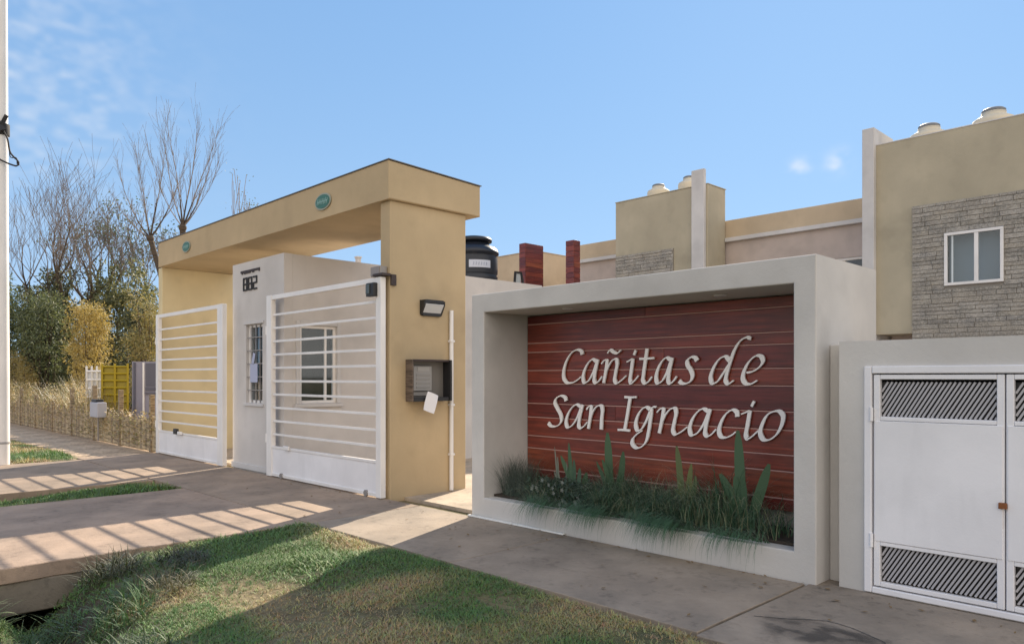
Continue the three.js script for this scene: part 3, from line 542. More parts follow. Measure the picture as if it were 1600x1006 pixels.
/* ------------------------------------------------------------------ houses behind */
const HZ = -21, HB = -22.15;
function tank(x, y, z, s, label) {
  const t = thing('roof_tank', label, 'water tank', [x, y, z], 'cream water tanks on the house roofs');
  part(t, 'body', lathe([[0, 0], [.50 * s, 0], [.52 * s, .04], [.52 * s, .44 * s], [.50 * s, .52 * s], [.36 * s, .60 * s], [.30 * s, .62 * s], [.30 * s, .72 * s], [0, .72 * s]], 26, x, y, z), M.tankCream);
  part(t, 'lid', lathe([[.27 * s, .721 * s], [.29 * s, .74 * s], [.29 * s, .78 * s], [.24 * s, .82 * s], [0, .83 * s]], 26, x, y, z), M.tankLid);
}
function stonePanel(root, x0, x1, y0, y1, z, hole, seed, rowH = .125) {
  const r = rng(seed); part(root, 'stone_backing', hole ? wallZ(x0, x1, y0, y1, z + .002, z + .03, [hole]) : box(x0, x1, y0, y1, z + .002, z + .03, 0), M.stoneWall);
  for (let y = y0, j = 0; y < y1 - .03; j++) {
    const h = Math.min(rowH * (.8 + .4 * r()), y1 - y); let x = x0 - .2 * r();
    while (x < x1) {
      const w = .34 + .44 * r(), a = Math.max(x0, x), b = Math.min(x1, x + w), cuts = [];
      if (hole && y + h > hole[2] + .01 && y < hole[3] - .01) { if (a < hole[0]) cuts.push([a, Math.min(b, hole[0])]); if (b > hole[1]) cuts.push([Math.max(a, hole[1]), b]); } else cuts.push([a, b]);
      for (const [p, q] of cuts) if (q - p > .05) part(root, 'stone', box(p + .004, q - .004, y + .004, y + h - .004, z + .03, z + .050 + .018 * r(), .010), stones[Math.floor(r() * 5)]);
      x += w;
    }
    y += h;
  }
}
{ // right-hand house
  const h = thing('stone_clad_house', 'beige flat roofed house with grey stone cladding and a white window at the right', 'house', [-4.5, 0, HZ - 3]);
  const x0 = -7.38, x1 = -.2, top = 7.86, yb = 2.76, win = [-5.71, -4.43, 3.92, 5.25];
  part(h, 'upper_wall', wallZ(x0, x1, yb, top, HZ - .2, HZ, [win]), M.creamHouse);
  part(h, 'side_wall', wallX(x0, x0 + .2, yb, top - .004, HZ - 8, HZ - .202), M.creamHouse);
  part(h, 'side_wall', wallX(x1 - .2, x1, yb, top - .004, HZ - 8, HZ - .202), M.creamHouse);
  part(h, 'roof', box(x0 + .202, x1 - .202, 7.2, 7.4, HZ - 8, HZ - .202, 0), M.creamHouse);
  part(h, 'floor', box(x0 + .202, x1 - .202, yb + .001, yb + .2, HZ - 8, HZ - .202, 0), M.creamHouse);
  part(h, 'lower_wall', box(x0 + .1, x1 - .1, 0, yb - .001, HZ - 8, HZ - .9, 0), M.pink);
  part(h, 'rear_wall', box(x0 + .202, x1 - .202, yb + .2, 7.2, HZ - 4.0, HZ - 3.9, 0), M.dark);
  part(h, 'parapet_cap', box(x0 - .015, x1 + .015, top + .001, top + .03, HZ - .215, HZ + .015, .006), M.trim);
  part(h, 'fin', box(x0 - .31, x0 - .002, 0, 8.33, HZ - 1.3, HZ + .16, .012), M.trim);
  stonePanel(h, -6.47, -2.35, 2.30, 6.06, HZ, win, 21, .11);
  const f = part(h, 'window', [box(win[0], win[1], win[2], win[2] + .07, HZ + .03, HZ + .11), box(win[0], win[1], win[3] - .07, win[3], HZ + .03, HZ + .11), box(win[0], win[0] + .07, win[2] + .07, win[3] - .07, HZ + .03, HZ + .11), box(win[1] - .07, win[1], win[2] + .07, win[3] - .07, HZ + .03, HZ + .11), box(-5.05, -4.96, win[2] + .07, win[3] - .07, HZ + .02, HZ + .10), box(-5.56, -5.52, win[2] + .07, win[3] - .07, HZ + .0, HZ + .05)], M.gate);
  part(f, 'pane', box(win[0] + .07, -5.05, win[2] + .07, win[3] - .07, HZ + .045, HZ + .051, 0), M.glass);
  part(f, 'pane', box(-4.96, win[1] - .07, win[2] + .07, win[3] - .07, HZ + .062, HZ + .068, 0), M.glass);
  part(f, 'curtain', box(win[0] + .02, win[1] - .02, win[2], win[3], HZ - .32, HZ - .30, 0), mat([.22, .25, .28], { roughness: .9 }));
}
tank(-6.30, 7.60, HZ - .75, .90, 'cream water tank on the right house roof, beside the white fin');
tank(-4.82, 7.62, HZ - .75, .92, 'cream water tank furthest to the right on the rooftops');
{ // middle house
  const h = thing('beige_house', 'beige flat roofed house with a white fin behind the middle of the sign', 'house', [-14.4, 0, HZ - 3]);
  const x0 = -16.19, x1 = -12.50, top = 7.79;
  part(h, 'wall', box(x0, x1, 0, top, HB + .05, HZ, .02), M.creamHouse);
  part(h, 'fin', box(-13.02, -12.56, 0, 8.28, HZ + .002, HZ + .14, .015), M.trim);
  part(h, 'parapet_cap', box(x0 - .015, x1 + .015, top + .001, top + .03, HB + .02, HZ + .015, .006), M.creamHouse);
  stonePanel(h, -16.15, -13.77, 4.7, 5.89, HZ, null, 23, .11);
}
tank(-14.80, 7.70, HZ - .62, .74, 'cream water tank left of the pair beside the white fin on the middle house');
tank(-13.55, 7.74, HZ - .62, .74, 'cream water tank touching the white fin on the middle house');
function terrace(label, x0, x1, hole) {
  const t = thing('terrace_house', label, 'house', [(x0 + x1) / 2, 0, HB - 3]), top = 6.78;
  const xa = x0 < -12 && x0 > -13 ? x0 - .8 : x0;   // runs on behind the middle house
  part(t, 'wall', wallZ(xa, x1, 0, 6.12, HB - .2, HB - .02, hole ? [hole] : []), M.pink);
  part(t, 'parapet', box(xa, x1, 6.19, top, HB - .2, HB + .02, .01), M.tan);
  part(t, 'cornice', box(x0, x1, 6.06, 6.19, HB - .018, HB + .12, .015), M.trim);
  part(t, 'roof', box(x0, x1, 5.9, 6.1, HB - 6, HB - .202, 0), M.pink);
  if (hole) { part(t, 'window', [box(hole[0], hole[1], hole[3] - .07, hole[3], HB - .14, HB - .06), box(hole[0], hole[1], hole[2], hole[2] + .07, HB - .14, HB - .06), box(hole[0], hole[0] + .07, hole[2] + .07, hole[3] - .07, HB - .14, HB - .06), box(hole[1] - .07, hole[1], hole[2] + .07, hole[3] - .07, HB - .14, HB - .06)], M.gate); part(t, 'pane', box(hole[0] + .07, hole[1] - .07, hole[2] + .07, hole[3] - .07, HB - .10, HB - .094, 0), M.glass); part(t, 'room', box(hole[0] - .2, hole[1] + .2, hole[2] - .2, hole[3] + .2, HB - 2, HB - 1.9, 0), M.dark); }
  return t;
}
terrace('low pinkish terrace with pale cornice between the two beige houses', -12.49, -7.70, [-9.2, -7.95, 3.6, 5.12]);
terrace('low pinkish terrace with pale cornice left of the middle house, beside the tall red post', -19.1, -16.21);
{
  const t = thing('tan_house', 'plain tan house seen past the black tank and red slatted screen', 'house', [-24, 0, -26]);
  part(t, 'wall', box(-27.5, -21.3, 0, 6.86, -34, HB, .02), M.tan); part(t, 'parapet_cap', box(-27.52, -21.28, 6.861, 6.89, -34, HB + .02, .005), M.tan);
}
{ // service building with the black tank
  const t = thing('pump_house', 'white flat roofed block behind the pillar, carrying the black tank', 'building', [-19.3, 0, -17.2]);
  part(t, 'wall', box(-20.6, -18.018, 0, 4.649, -19.026, -15.511, .02), M.white); part(t, 'roof_edge', box(-20.61, -17.98, 4.65, 4.788, -19.039, -15.498, .01), M.white);
}
{
  const X = -18.85, Y = 4.788, Z = -16.657, t = thing('black_water_tank', 'big black plastic water tank with a pale oval label, behind the pillar', 'water tank', [X, Y, Z]), S = p => p.map(q => q * 1.26);
  part(t, 'body', lathe([[0, 0], [.60, 0], [.63, .03], [.63, .17], [.60, .19], [.60, .23], [.63, .25], [.63, .68], [.60, .70], [.60, .74], [.66, .77], [.66, .84], [.58, .95], [.44, 1.01], [.40, 1.03], [.40, 1.10], [0, 1.1]].map(S), 40, X, Y, Z), M.tankBlack);
  part(t, 'lid', lathe([[.40, 1.101], [.47, 1.11], [.48, 1.17], [.44, 1.22], [.30, 1.25], [0, 1.26]].map(S), 40, X, Y, Z), M.tankBlack);
  const c = new THREE.CylinderGeometry(.803, .803, .25, 16, 1, true, .62, .95); c.translate(X, Y + .58, Z); part(t, 'label_plate', c, mat([.52, .55, .64], { roughness: .5, side: THREE.DoubleSide }));
  const l = []; for (let k = 0; k < 6; k++) { const a = .8 + k * .11; l.push(bar(V(X + .807 * Math.sin(a), Y + .53, Z + .807 * Math.cos(a)), V(X + .807 * Math.sin(a + .02), Y + .63, Z + .807 * Math.cos(a + .02)), .036, .004)); } part(t, 'label_lettering', l, mat([.30, .33, .42], { roughness: .5 }));
}
{ // floodlight on the block
  const P = (x, y, z) => V(x * 1.26, 1.6 + (y - 1.6) * 1.26, z * 1.26);
  const t = thing('floodlight', 'small black framed floodlight on the white block beside the black tank', 'floodlight', [-18.08, 4.788, -18.02]);
  part(t, 'frame', [bar(P(-14.33, 4.14, -14.12), P(-14.36, 4.48, -14.18), .06), bar(P(-14.33, 4.14, -14.46), P(-14.36, 4.48, -14.40), .06), bar(P(-14.36, 4.48, -14.16), P(-14.36, 4.48, -14.42), .06), bar(P(-14.33, 4.16, -14.12), P(-14.33, 4.16, -14.46), .075)], M.black);
  part(t, 'glass_face', box(-18.119, -18.1, 4.863, 5.204, -18.144, -17.867, .004), mat([.45, .48, .5], { roughness: .3 }));
}
function cladPost(label, x0, x1, z0, z1, h, y0, n) {
  const t = thing('wood_clad_post', label, 'post', [(x0 + x1) / 2, 0, (z0 + z1) / 2]);
  part(t, 'core', box(x0 + .03, x1 - .03, 0, h - .03, z0 + .03, z1 - .03, 0), M.darkBrown);
  const s = (h - y0) / n, r = rng(n * 7); for (let k = 0; k < n; k++) { part(t, 'plank', box(x1 - .028, x1, y0 + k * s + .003, y0 + (k + 1) * s - .003, z0, z1 - .03, .003), planks[Math.floor(r() * 4)]); part(t, 'plank', box(x0, x1 - .002, y0 + k * s + .003, y0 + (k + 1) * s - .003, z1 - .028, z1, .003), planks[Math.floor(r() * 3)]); }
}
cladPost('wide red slatted screen post standing behind the end of the white block', -19.215, -18.9, -20.135, -19.177, 6.514, 3.238, 19);
cladPost('tall narrow dark red post rising behind the top edge of the sign', -12.72, -12.45, -14.66, -14.40, 5.14, 2.5, 19);
single('chimney', 'tiny pale chimney far off, seen in the gap under the canopy', 'chimney', [box(-39.0, -38.75, 0, 8.9, -25, -24.75), box(-39.04, -38.71, 8.9, 9.0, -25.04, -24.71)], M.trim, [-38.8, 0, -24.8]);

/* ------------------------------------------------------------------ left: fence, bits behind it, pole */
{
  const r = rng(61), f = thing('cane_fence', 'low weathered fence of canes and boards running off to the left', 'fence', [-24, 0, -5.75]);
  const woods = [[.58, .47, .32], [.49, .39, .27], [.64, .52, .35], [.40, .32, .23]].map(c => mat(c, { map: T.bark, roughness: .95 }));
  for (let k = 0; k < 9; k++) { const x = -17.3 - k * 2.15; part(f, 'post', box(x - .05, x + .05, -.1, .95 + .5 * r(), -5.80, -5.70, .01), woods[3]); }
  for (const y of [.18, .56]) part(f, 'rail', box(-36, -16.8, y, y + .06, -5.79, -5.755, .006), woods[1]);
  for (let x = -16.82; x > -21.5;) { const w = .05 + .09 * r(), h = .62 + .16 * r(); if (r() < .96) part(f, 'board', box(x - w, x - .006, -.03, h, -5.752, -5.73 - .012 * r(), .005), woods[Math.floor(r() * 4)]); x -= w; }
  const g = [[], [], [], []]; for (let x = -21.5; x > -36;) { const w = .03 + .07 * r(), h = .58 + .32 * r(); g[Math.floor(r() * 4)].push(box(x - w, x - .006, -.03, h, -5.752, -5.73 - .012 * r(), 0)); x -= w; }
  g.forEach((q, i) => { const o = part(f, 'far_boards', q, woods[i]); o.userData.kind = 'stuff'; });
}
{ // dry reeds and creepers behind the fence
  const r = rng(62), B = new Blades(), B2 = new Blades();
  for (let k = 0; k < 5200; k++) { const x = -17.2 - 19 * Math.pow(r(), .8), z = -5.9 - 1.1 * r(); const far = sstep(-20.5, -24, x), h = lerp(.5, .8 + .8 * gn(x * .7, 5), far) * (.6 + .6 * r()); (r() < .7 ? B : B2).blade(x, -.02, z, r() * 6.28, h, .012 + .014 * r(), .02 + .2 * r(), .3 + .7 * r(), 4, r()); }
  for (let k = 0; k < 2600; k++) { const x = -17.0 - 19 * r(), c = V(x, .1 + .75 * r() * (x < -22 ? 1.8 : 1), -5.70 + .06 * r()), u = V(r() - .5, r() - .5, r() - .5).normalize().multiplyScalar(.035), v = u.clone().cross(V(r() - .5, r() - .5, 1)).normalize().multiplyScalar(.04); (r() < .6 ? B : B2).quad(c, u, v); }
  const o = single('dry_reeds', 'tan dry reeds and creepers growing through and behind the low fence', 'reeds', B.geo(), leafMat([.50, .38, .18], .55)); o.userData.kind = 'stuff';
  const o2 = single('weeds', 'olive green weeds among the dry reeds behind the low fence', 'weeds', B2.geo(), leafMat([.30, .28, .11], .55)); o2.userData.kind = 'stuff';
}
{
  const o = thing('mailbox', 'pale grey box with dark lid on a thin post in front of the fence', 'mailbox', [-20.65, 0, -5.6]);
  part(o, 'post', rod(V(-20.72, 0, -5.60), V(-20.72, .60, -5.60), .022, .022, 8), M.greyMetal);
  part(o, 'case', box(-21.02, -20.38, .60, .98, -5.70, -5.48, .02), mat([.42, .42, .47], { roughness: .5 }));
  part(o, 'lid', box(-20.98, -20.55, .981, 1.05, -5.68, -5.50, .02), M.black);
}
{ // yellow metal lattice gate
  const o = thing('yellow_lattice', 'bright yellow metal lattice panel behind the fence', 'lattice panel', [-24.0, 0, -7.0]);
  const ym = mat([.42, .31, .014], { roughness: .5 }), ym2 = mat([.30, .23, .02], { roughness: .6 }), dir = V(.52, 0, -.53), P = (u, y, w = 0) => V(-24.26 + dir.x * u + .7 * w, y, -6.67 + dir.z * u + .7 * w), W = 1.03;
  const pan = new THREE.BoxGeometry(1.0 * W * .742, 1.9, .02); pan.rotateY(Math.atan2(.53, .52)); const mid = P(W / 2, 1.0, -.02); pan.translate(mid.x, mid.y, mid.z); part(o, 'sheet', pan, ym2);
  for (const u of [0, W / 2, W]) part(o, 'upright', bar(P(u, .05, .03), P(u, 2.02, .03), .05), ym);
  for (let k = 0; k < 9; k++) part(o, 'rail', bar(P(.02, .25 + k * .21, .03), P(W - .02, .25 + k * .21, .03), .035), ym);
}
{
  const o = thing('white_lattice', 'narrow white lattice screen left of the yellow panel', 'lattice panel', [-24.7, 0, -6.6]);
  const P = (u, y) => V(-24.86 + .5 * u, y, -6.40 - .5 * u);
  for (let k = 0; k < 4; k++) part(o, 'upright', bar(P(k * .22, .2), P(k * .22, 1.95), .045), M.gate);
  for (let k = 0; k < 5; k++) part(o, 'rail', bar(P(0, .75 + k * .26), P(.66, .75 + k * .26), .05), M.gate);
  const b = new THREE.BoxGeometry(.5, .95, .02); b.rotateY(Math.PI / 4); const q = P(.33, 1.35); b.translate(q.x - .02, q.y, q.z - .02); part(o, 'sheet', b, mat([.55, .55, .57], { roughness: .6 }));
}
{ // grey metal cabin
  const o = thing('grey_metal_shed', 'grey violet sheet metal shed behind the fence next to the left gate', 'shed', [-23.0, 0, -8.2]);
  const sm = mat([.27, .26, .33], { roughness: .5, map: T.paint }), sd = mat([.10, .10, .135], { roughness: .5 });
  const dir = V(.58, 0, -.60).normalize(), nr = V(.72, 0, .69).normalize(), P = (u, y, w = 0) => V(-23.65 + dir.x * u + nr.x * w, y, -7.30 + dir.z * u + nr.z * w), an = Math.atan2(-dir.z, dir.x);
  const slab = (u0, u1, y0, y1, w0, w1) => { const g = new THREE.BoxGeometry(u1 - u0, y1 - y0, w1 - w0); g.rotateY(an); const c = P((u0 + u1) / 2, (y0 + y1) / 2, (w0 + w1) / 2); g.translate(c.x, c.y, c.z); return g; };
  part(o, 'body', slab(0, 1.6, 0, 2.08, -1.2, 0), sm); part(o, 'dark_panel', slab(.42, .75, 1.35, 2.03, .001, .02), sd); for (const u of [.05, .33]) part(o, 'rib', slab(u, u + .05, .05, 2.05, .001, .04), u < .1 ? sd : M.gate);
  part(o, 'crossbar', slab(.40, 1.0, 1.12, 1.16, .001, .05), sd); part(o, 'handle', slab(.42, .70, 1.22, 1.32, .001, .04), sd);
}
{
  const X = -16.30, Z = -2.80, o = thing('utility_pole', 'tall pale concrete utility pole at the left edge of the view', 'pole', [X, 0, Z]);
  part(o, 'shaft', lathe([[0, 0], [.125, 0], [.118, 2], [.10, 5], [.085, 9.5], [0, 9.5]], 20, X, 0, Z), M.pole);
  part(o, 'collar', lathe([[.120, .38], [.131, .385], [.131, .42], [.120, .425]], 20, X, 0, Z), mat([.35, .34, .34], { roughness: .9 }));
  const q = V(.70, 0, -.714); // to the right as seen from the street
  const P = (u, y, w = 0) => V(X + q.x * u + .71 * w, y, Z + q.z * u + .71 * w);
  part(o, 'clamp', [lathe([[.099, 6.05], [.125, 6.06], [.125, 6.26], [.099, 6.27]], 16, X, 0, Z), bar(P(.05, 6.22, .09), P(.15, 6.40, .09), .06), bar(P(-.05, 6.30, .1), P(.09, 6.10, .1), .1)], M.dark);
  const tube = (pts, r) => new THREE.TubeGeometry(new THREE.CatmullRomCurve3(pts), 24, r, 6);
  part(o, 'cable', tube([P(.09, 6.12, .1), P(.17, 5.97, .1), P(.22, 5.72, .1), P(.29, 5.63, .1), P(.36, 5.55, .08), P(.33, 5.48, .06), P(.22, 5.50, .1), P(.05, 5.58, .12), P(-.1, 5.66, .11)], .016), M.dark);
  part(o, 'cable', tube([P(.14, 6.05, .1), P(.20, 5.85, .1), P(.24, 5.62, .11), P(.33, 5.62, .1), P(.35, 5.50, .1)], .009), M.dark);
}

/* ------------------------------------------------------------------ trees and bushes */
function growTree(o) {
  const r = rng(o.seed), trunk = [], twigs = [], tips = [];
  (function grow(p, d, len, rad, lev) {
    const n = lev === 0 ? 4 : 3; let q = p.clone(), dir = d.clone(), rr = rad;
    for (let k = 0; k < n; k++) {
      dir.add(V(r() - .5, (r() - .5) * .5 + o.up * (lev > 0 ? 1 : .3), r() - .5).multiplyScalar(lev === 0 ? .22 : o.wig)).normalize();
      const e = q.clone().addScaledVector(dir, len / n), r2 = Math.max(o.thin, rr * (lev === 0 ? .90 : .80));
      (rr > .028 ? trunk : twigs).push(rod(q, e, rr, r2, lev < 2 ? 7 : lev < 4 ? 5 : 3, false)); q = e; rr = r2;
      if (lev > 0 && lev < o.levels && r() < o.side) { const s = V(r() - .5, r() * .5 + o.up, r() - .5).normalize(); grow(q, dir.clone().lerp(s, .6).normalize(), len * (.5 + .3 * r()), Math.max(o.thin, rr * .55), lev + 1); }
    }
    if (lev >= o.levels) { tips.push(q); return; }
    const kids = lev === 0 ? o.first : o.kids;
    for (let k = 0; k < kids; k++) { const a = (k + r() * .7) / kids * 6.28, sp = o.spread * (.6 + .7 * r()); const s = V(Math.cos(a) * sp, .7 + o.up * .5, Math.sin(a) * sp).normalize(); grow(q, dir.clone().lerp(s, .75).normalize(), len * (o.ratio + .25 * (r() - .5)), Math.max(o.thin, rr * (.5 + .25 * r())), lev + 1); }
  })(V(o.x, -.1, o.z), V(o.lean || 0, 1, 0).normalize(), o.trunk, o.rad, 0);
  const t = thing(o.name || 'bare_tree', o.label, 'tree', [o.x, 0, o.z]);
  part(t, 'trunk', trunk, o.bark || M.bark); if (twigs.length) part(t, 'crown', twigs, o.twigMat || M.twig);
  if (o.leaves) { const B = new Blades(); for (const p of tips) for (let k = 0; k < o.leaves; k++) { const c = p.clone().add(V(r() - .5, r() - .5, r() - .5).multiplyScalar(o.puff)), u = V(r() - .5, r() - .5, r() - .5).normalize().multiplyScalar(.05 + .04 * r()), v = u.clone().cross(V(r() - .5, r() - .5, r() - .5)).normalize().multiplyScalar(.09); B.quad(c, u, v); } part(t, 'leaves', B.geo(), o.leafMat); }
}
function pollard(o) { // cut-back trunk with a sheaf of straight shoots from each knob
  const r = rng(o.seed), tr = [], tw = []; let q = V(o.x, -.1, o.z);
  const path = [q, ...o.path.map(([u, y]) => V(o.x + u * .70, y, o.z - u * .71))]; for (let k = 0; k + 1 < path.length; k++) tr.push(rod(path[k], path[k + 1], o.rad * (1 - .08 * k), o.rad * (1 - .08 * (k + 1)), 9, false));
  const head = path[path.length - 1]; const kn = new THREE.IcosahedronGeometry(o.rad * 1.0, 2); kn.translate(head.x, head.y, head.z); tr.push(kn.toNonIndexed ? kn : kn);
  for (const [u, du, dw, len, rad] of o.shoots) {
    let p = head.clone(), d = V(du * .70 + dw * .71, 1, -du * .71 + dw * .70).normalize(), rr = rad; const n = 7;
    for (let k = 0; k < n; k++) {
      d.add(V((r() - .5) * .16, .12, (r() - .5) * .16)).normalize(); const e = p.clone().addScaledVector(d, len / n), r2 = Math.max(.008, rr * .78);
      (rr > .03 ? tr : tw).push(rod(p, e, rr, r2, 5, false)); p = e; rr = r2;
      const nb = k > 0 ? 3 : 1; for (let b = 0; b < nb; b++) { let s = d.clone().add(V(r() - .5, .25 + .4 * r(), r() - .5).multiplyScalar(.75)).normalize(), a = p.clone(), L = len * (.16 + .22 * r()), r3 = Math.max(.007, rr * .5); for (let c = 0; c < 3; c++) { const e2 = a.clone().addScaledVector(s, L / 3); tw.push(rod(a, e2, r3, r3 * .75, 3, false)); if (r() < .8) { const s2 = s.clone().add(V(r() - .5, .4 * r(), r() - .5).multiplyScalar(.9)).normalize(); tw.push(rod(e2, e2.clone().addScaledVector(s2, L * .4), r3 * .6, .005, 3, false)); } a = e2; r3 *= .75; s.add(V((r() - .5) * .3, .15, (r() - .5) * .3)).normalize(); } }
    }
  }
  const t = thing('pollarded_tree', o.label, 'tree', [o.x, 0, o.z]); part(t, 'trunk', tr, M.bark); part(t, 'crown', tw, o.twigMat || M.twigPale);
}
function bush(o) { // leaf clumps through an uneven volume
  const r = rng(o.seed), B = new Blades(), D = new Blades(), st = []; const blobs = [];
  for (let k = 0; k < o.clumps; k++) { const a = r() * 6.28, R = Math.sqrt(r()), y = r(); blobs.push([o.x + o.rx * R * Math.cos(a) * (1 - .35 * y), o.y0 + (o.h - o.y0) * y * (.82 + .25 * gn(k * 1.7, o.seed)), o.z + o.rz * R * Math.sin(a) * (1 - .35 * y), .16 + .30 * r()]); }
  for (const [x, y, z, s] of blobs) {
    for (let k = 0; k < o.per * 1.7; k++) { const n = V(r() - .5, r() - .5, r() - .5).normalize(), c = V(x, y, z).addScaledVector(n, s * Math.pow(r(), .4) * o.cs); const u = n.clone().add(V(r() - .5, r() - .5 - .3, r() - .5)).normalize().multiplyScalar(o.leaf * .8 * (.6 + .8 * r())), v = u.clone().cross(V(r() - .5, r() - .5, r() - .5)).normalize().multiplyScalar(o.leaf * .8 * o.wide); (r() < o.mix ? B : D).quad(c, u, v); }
    if (r() < .5) st.push(rod(V(o.x + (x - o.x) * .3, -.1, o.z + (z - o.z) * .3), V(x, y, z), .03, .008, 4, false));
  }
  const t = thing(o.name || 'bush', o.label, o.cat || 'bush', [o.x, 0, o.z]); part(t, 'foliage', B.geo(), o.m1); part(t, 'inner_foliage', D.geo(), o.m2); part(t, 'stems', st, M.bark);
}
growTree({ seed: 3, x: -40.9, z: -9.6, trunk: 3.6, rad: .34, first: 5, kids: 3, levels: 4, ratio: .78, spread: 1.25, up: .42, wig: .36, side: .55, thin: .007, label: 'dark spreading bare tree nearest the utility pole' });
growTree({ seed: 8, x: -42.0, z: -8.3, trunk: 3.6, rad: .24, first: 3, kids: 3, levels: 4, ratio: .80, spread: 1.0, up: .55, wig: .34, side: .45, thin: .006, label: 'taller thin bare tree rising close behind the utility pole', twigMat: M.twig });
growTree({ seed: 14, x: -44.2, z: -12.0, trunk: 5.0, rad: .28, first: 5, kids: 3, levels: 4, ratio: .56, spread: 1.1, up: .42, wig: .32, side: .5, thin: .012, leaves: 2, puff: .9, leafMat: leafMat([.12, .16, .07], .4), name: 'sparse_tree', label: 'rounded tree with sparse green leaves between the bare trees' });
growTree({ seed: 19, x: -41.5, z: -13.6, trunk: 4.0, rad: .20, first: 4, kids: 3, levels: 4, ratio: .58, spread: 1.0, up: .4, wig: .32, side: .5, thin: .011, leaves: 2, puff: .9, leafMat: leafMat([.10, .14, .09], .4), name: 'sparse_tree', label: 'smaller grey green thin leaved tree right beside the canopy, below the pollards' });
pollard({ seed: 5, x: -35.4, z: -12.4, rad: .17, path: [[0.1, 2.5], [.05, 4.8], [-.25, 6.3], [-.75, 8.0]], shoots: [[0, -.85, .1, 3.4, .045], [0, -.25, -.1, 3.7, .04], [0, .25, .2, 3.9, .05], [0, .75, -.2, 3.6, .05], [0, -1.8, .1, 2.4, .035], [0, .05, .4, 3.5, .035]], label: 'leaning pollarded tree with dark trunk showing left of the canopy end', twigMat: M.twigPale });
pollard({ seed: 6, x: -32.9, z: -12.2, rad: .17, path: [[0, 3], [0, 7.0], [0, 8.1]], shoots: [[0, -.40, .1, 4.0, .035], [0, -.08, -.1, 4.4, .045], [0, .16, .2, 4.2, .045], [0, .45, -.2, 4.2, .045], [0, .70, .1, 3.8, .04], [0, -.8, .1, 3.4, .03], [0, 1.1, .2, 3.2, .03]], label: 'thick pollarded trunk with upright shoots rising behind the left part of the canopy' });
growTree({ seed: 27, x: -58, z: -26.5, trunk: 6, rad: .2, first: 5, kids: 3, levels: 3, ratio: .75, spread: .35, up: 1.3, wig: .15, side: .6, thin: .02, leaves: 3, puff: 1.1, leafMat: leafMat([.15, .18, .11], .5), name: 'poplar', label: 'faint slim poplar far behind the middle of the canopy', twigMat: M.twigPale });
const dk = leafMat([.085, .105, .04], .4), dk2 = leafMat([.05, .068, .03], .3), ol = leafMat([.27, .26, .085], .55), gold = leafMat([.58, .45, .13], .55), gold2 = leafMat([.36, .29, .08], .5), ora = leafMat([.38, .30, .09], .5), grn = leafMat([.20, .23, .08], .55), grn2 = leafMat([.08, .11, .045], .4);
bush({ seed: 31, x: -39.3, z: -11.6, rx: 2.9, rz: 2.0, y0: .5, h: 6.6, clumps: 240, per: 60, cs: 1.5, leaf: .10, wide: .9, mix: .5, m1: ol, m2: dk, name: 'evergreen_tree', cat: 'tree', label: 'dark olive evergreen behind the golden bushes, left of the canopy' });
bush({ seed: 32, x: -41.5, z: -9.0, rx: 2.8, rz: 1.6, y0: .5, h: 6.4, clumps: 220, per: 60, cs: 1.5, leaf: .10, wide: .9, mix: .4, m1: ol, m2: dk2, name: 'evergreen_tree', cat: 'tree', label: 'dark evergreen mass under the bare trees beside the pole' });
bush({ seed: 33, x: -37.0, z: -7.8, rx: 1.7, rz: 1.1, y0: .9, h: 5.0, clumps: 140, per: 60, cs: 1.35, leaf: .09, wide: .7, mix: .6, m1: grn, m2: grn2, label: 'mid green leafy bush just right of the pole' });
bush({ seed: 41, x: -39.2, z: -6.6, rx: 1.7, rz: .9, y0: .8, h: 5.6, clumps: 150, per: 60, cs: 1.4, leaf: .09, wide: .7, mix: .6, m1: grn, m2: grn2, label: 'tall mid green bush partly hidden by the pole' });
bush({ seed: 34, x: -33.5, z: -8.7, rx: 1.15, rz: .8, y0: 1.0, h: 4.6, clumps: 100, per: 70, cs: 1.2, leaf: .08, wide: .45, mix: .7, m1: gold, m2: gold2, name: 'golden_bush', label: 'bright golden bush in the middle of the growth behind the fence' });
bush({ seed: 35, x: -28.7, z: -9.4, rx: .75, rz: .7, y0: .9, h: 4.5, clumps: 85, per: 60, cs: 1.25, leaf: .07, wide: .55, mix: .6, m1: ora, m2: ol, name: 'golden_bush', label: 'brownish gold bush touching the left end of the canopy wall' });
bush({ seed: 36, x: -31.5, z: -10.2, rx: .9, rz: .8, y0: .6, h: 4.4, clumps: 100, per: 60, cs: 1.25, leaf: .08, wide: .9, mix: .3, m1: ol, m2: dk2, label: 'dark shrub between the two golden bushes' });
bush({ seed: 37, x: -36.2, z: -6.9, rx: 1.5, rz: .5, y0: .3, h: 2.5, clumps: 70, per: 60, cs: 1.1, leaf: .07, wide: .4, mix: .6, m1: ora, m2: gold2, label: 'tan withered bush low behind the fence beside the pole' });

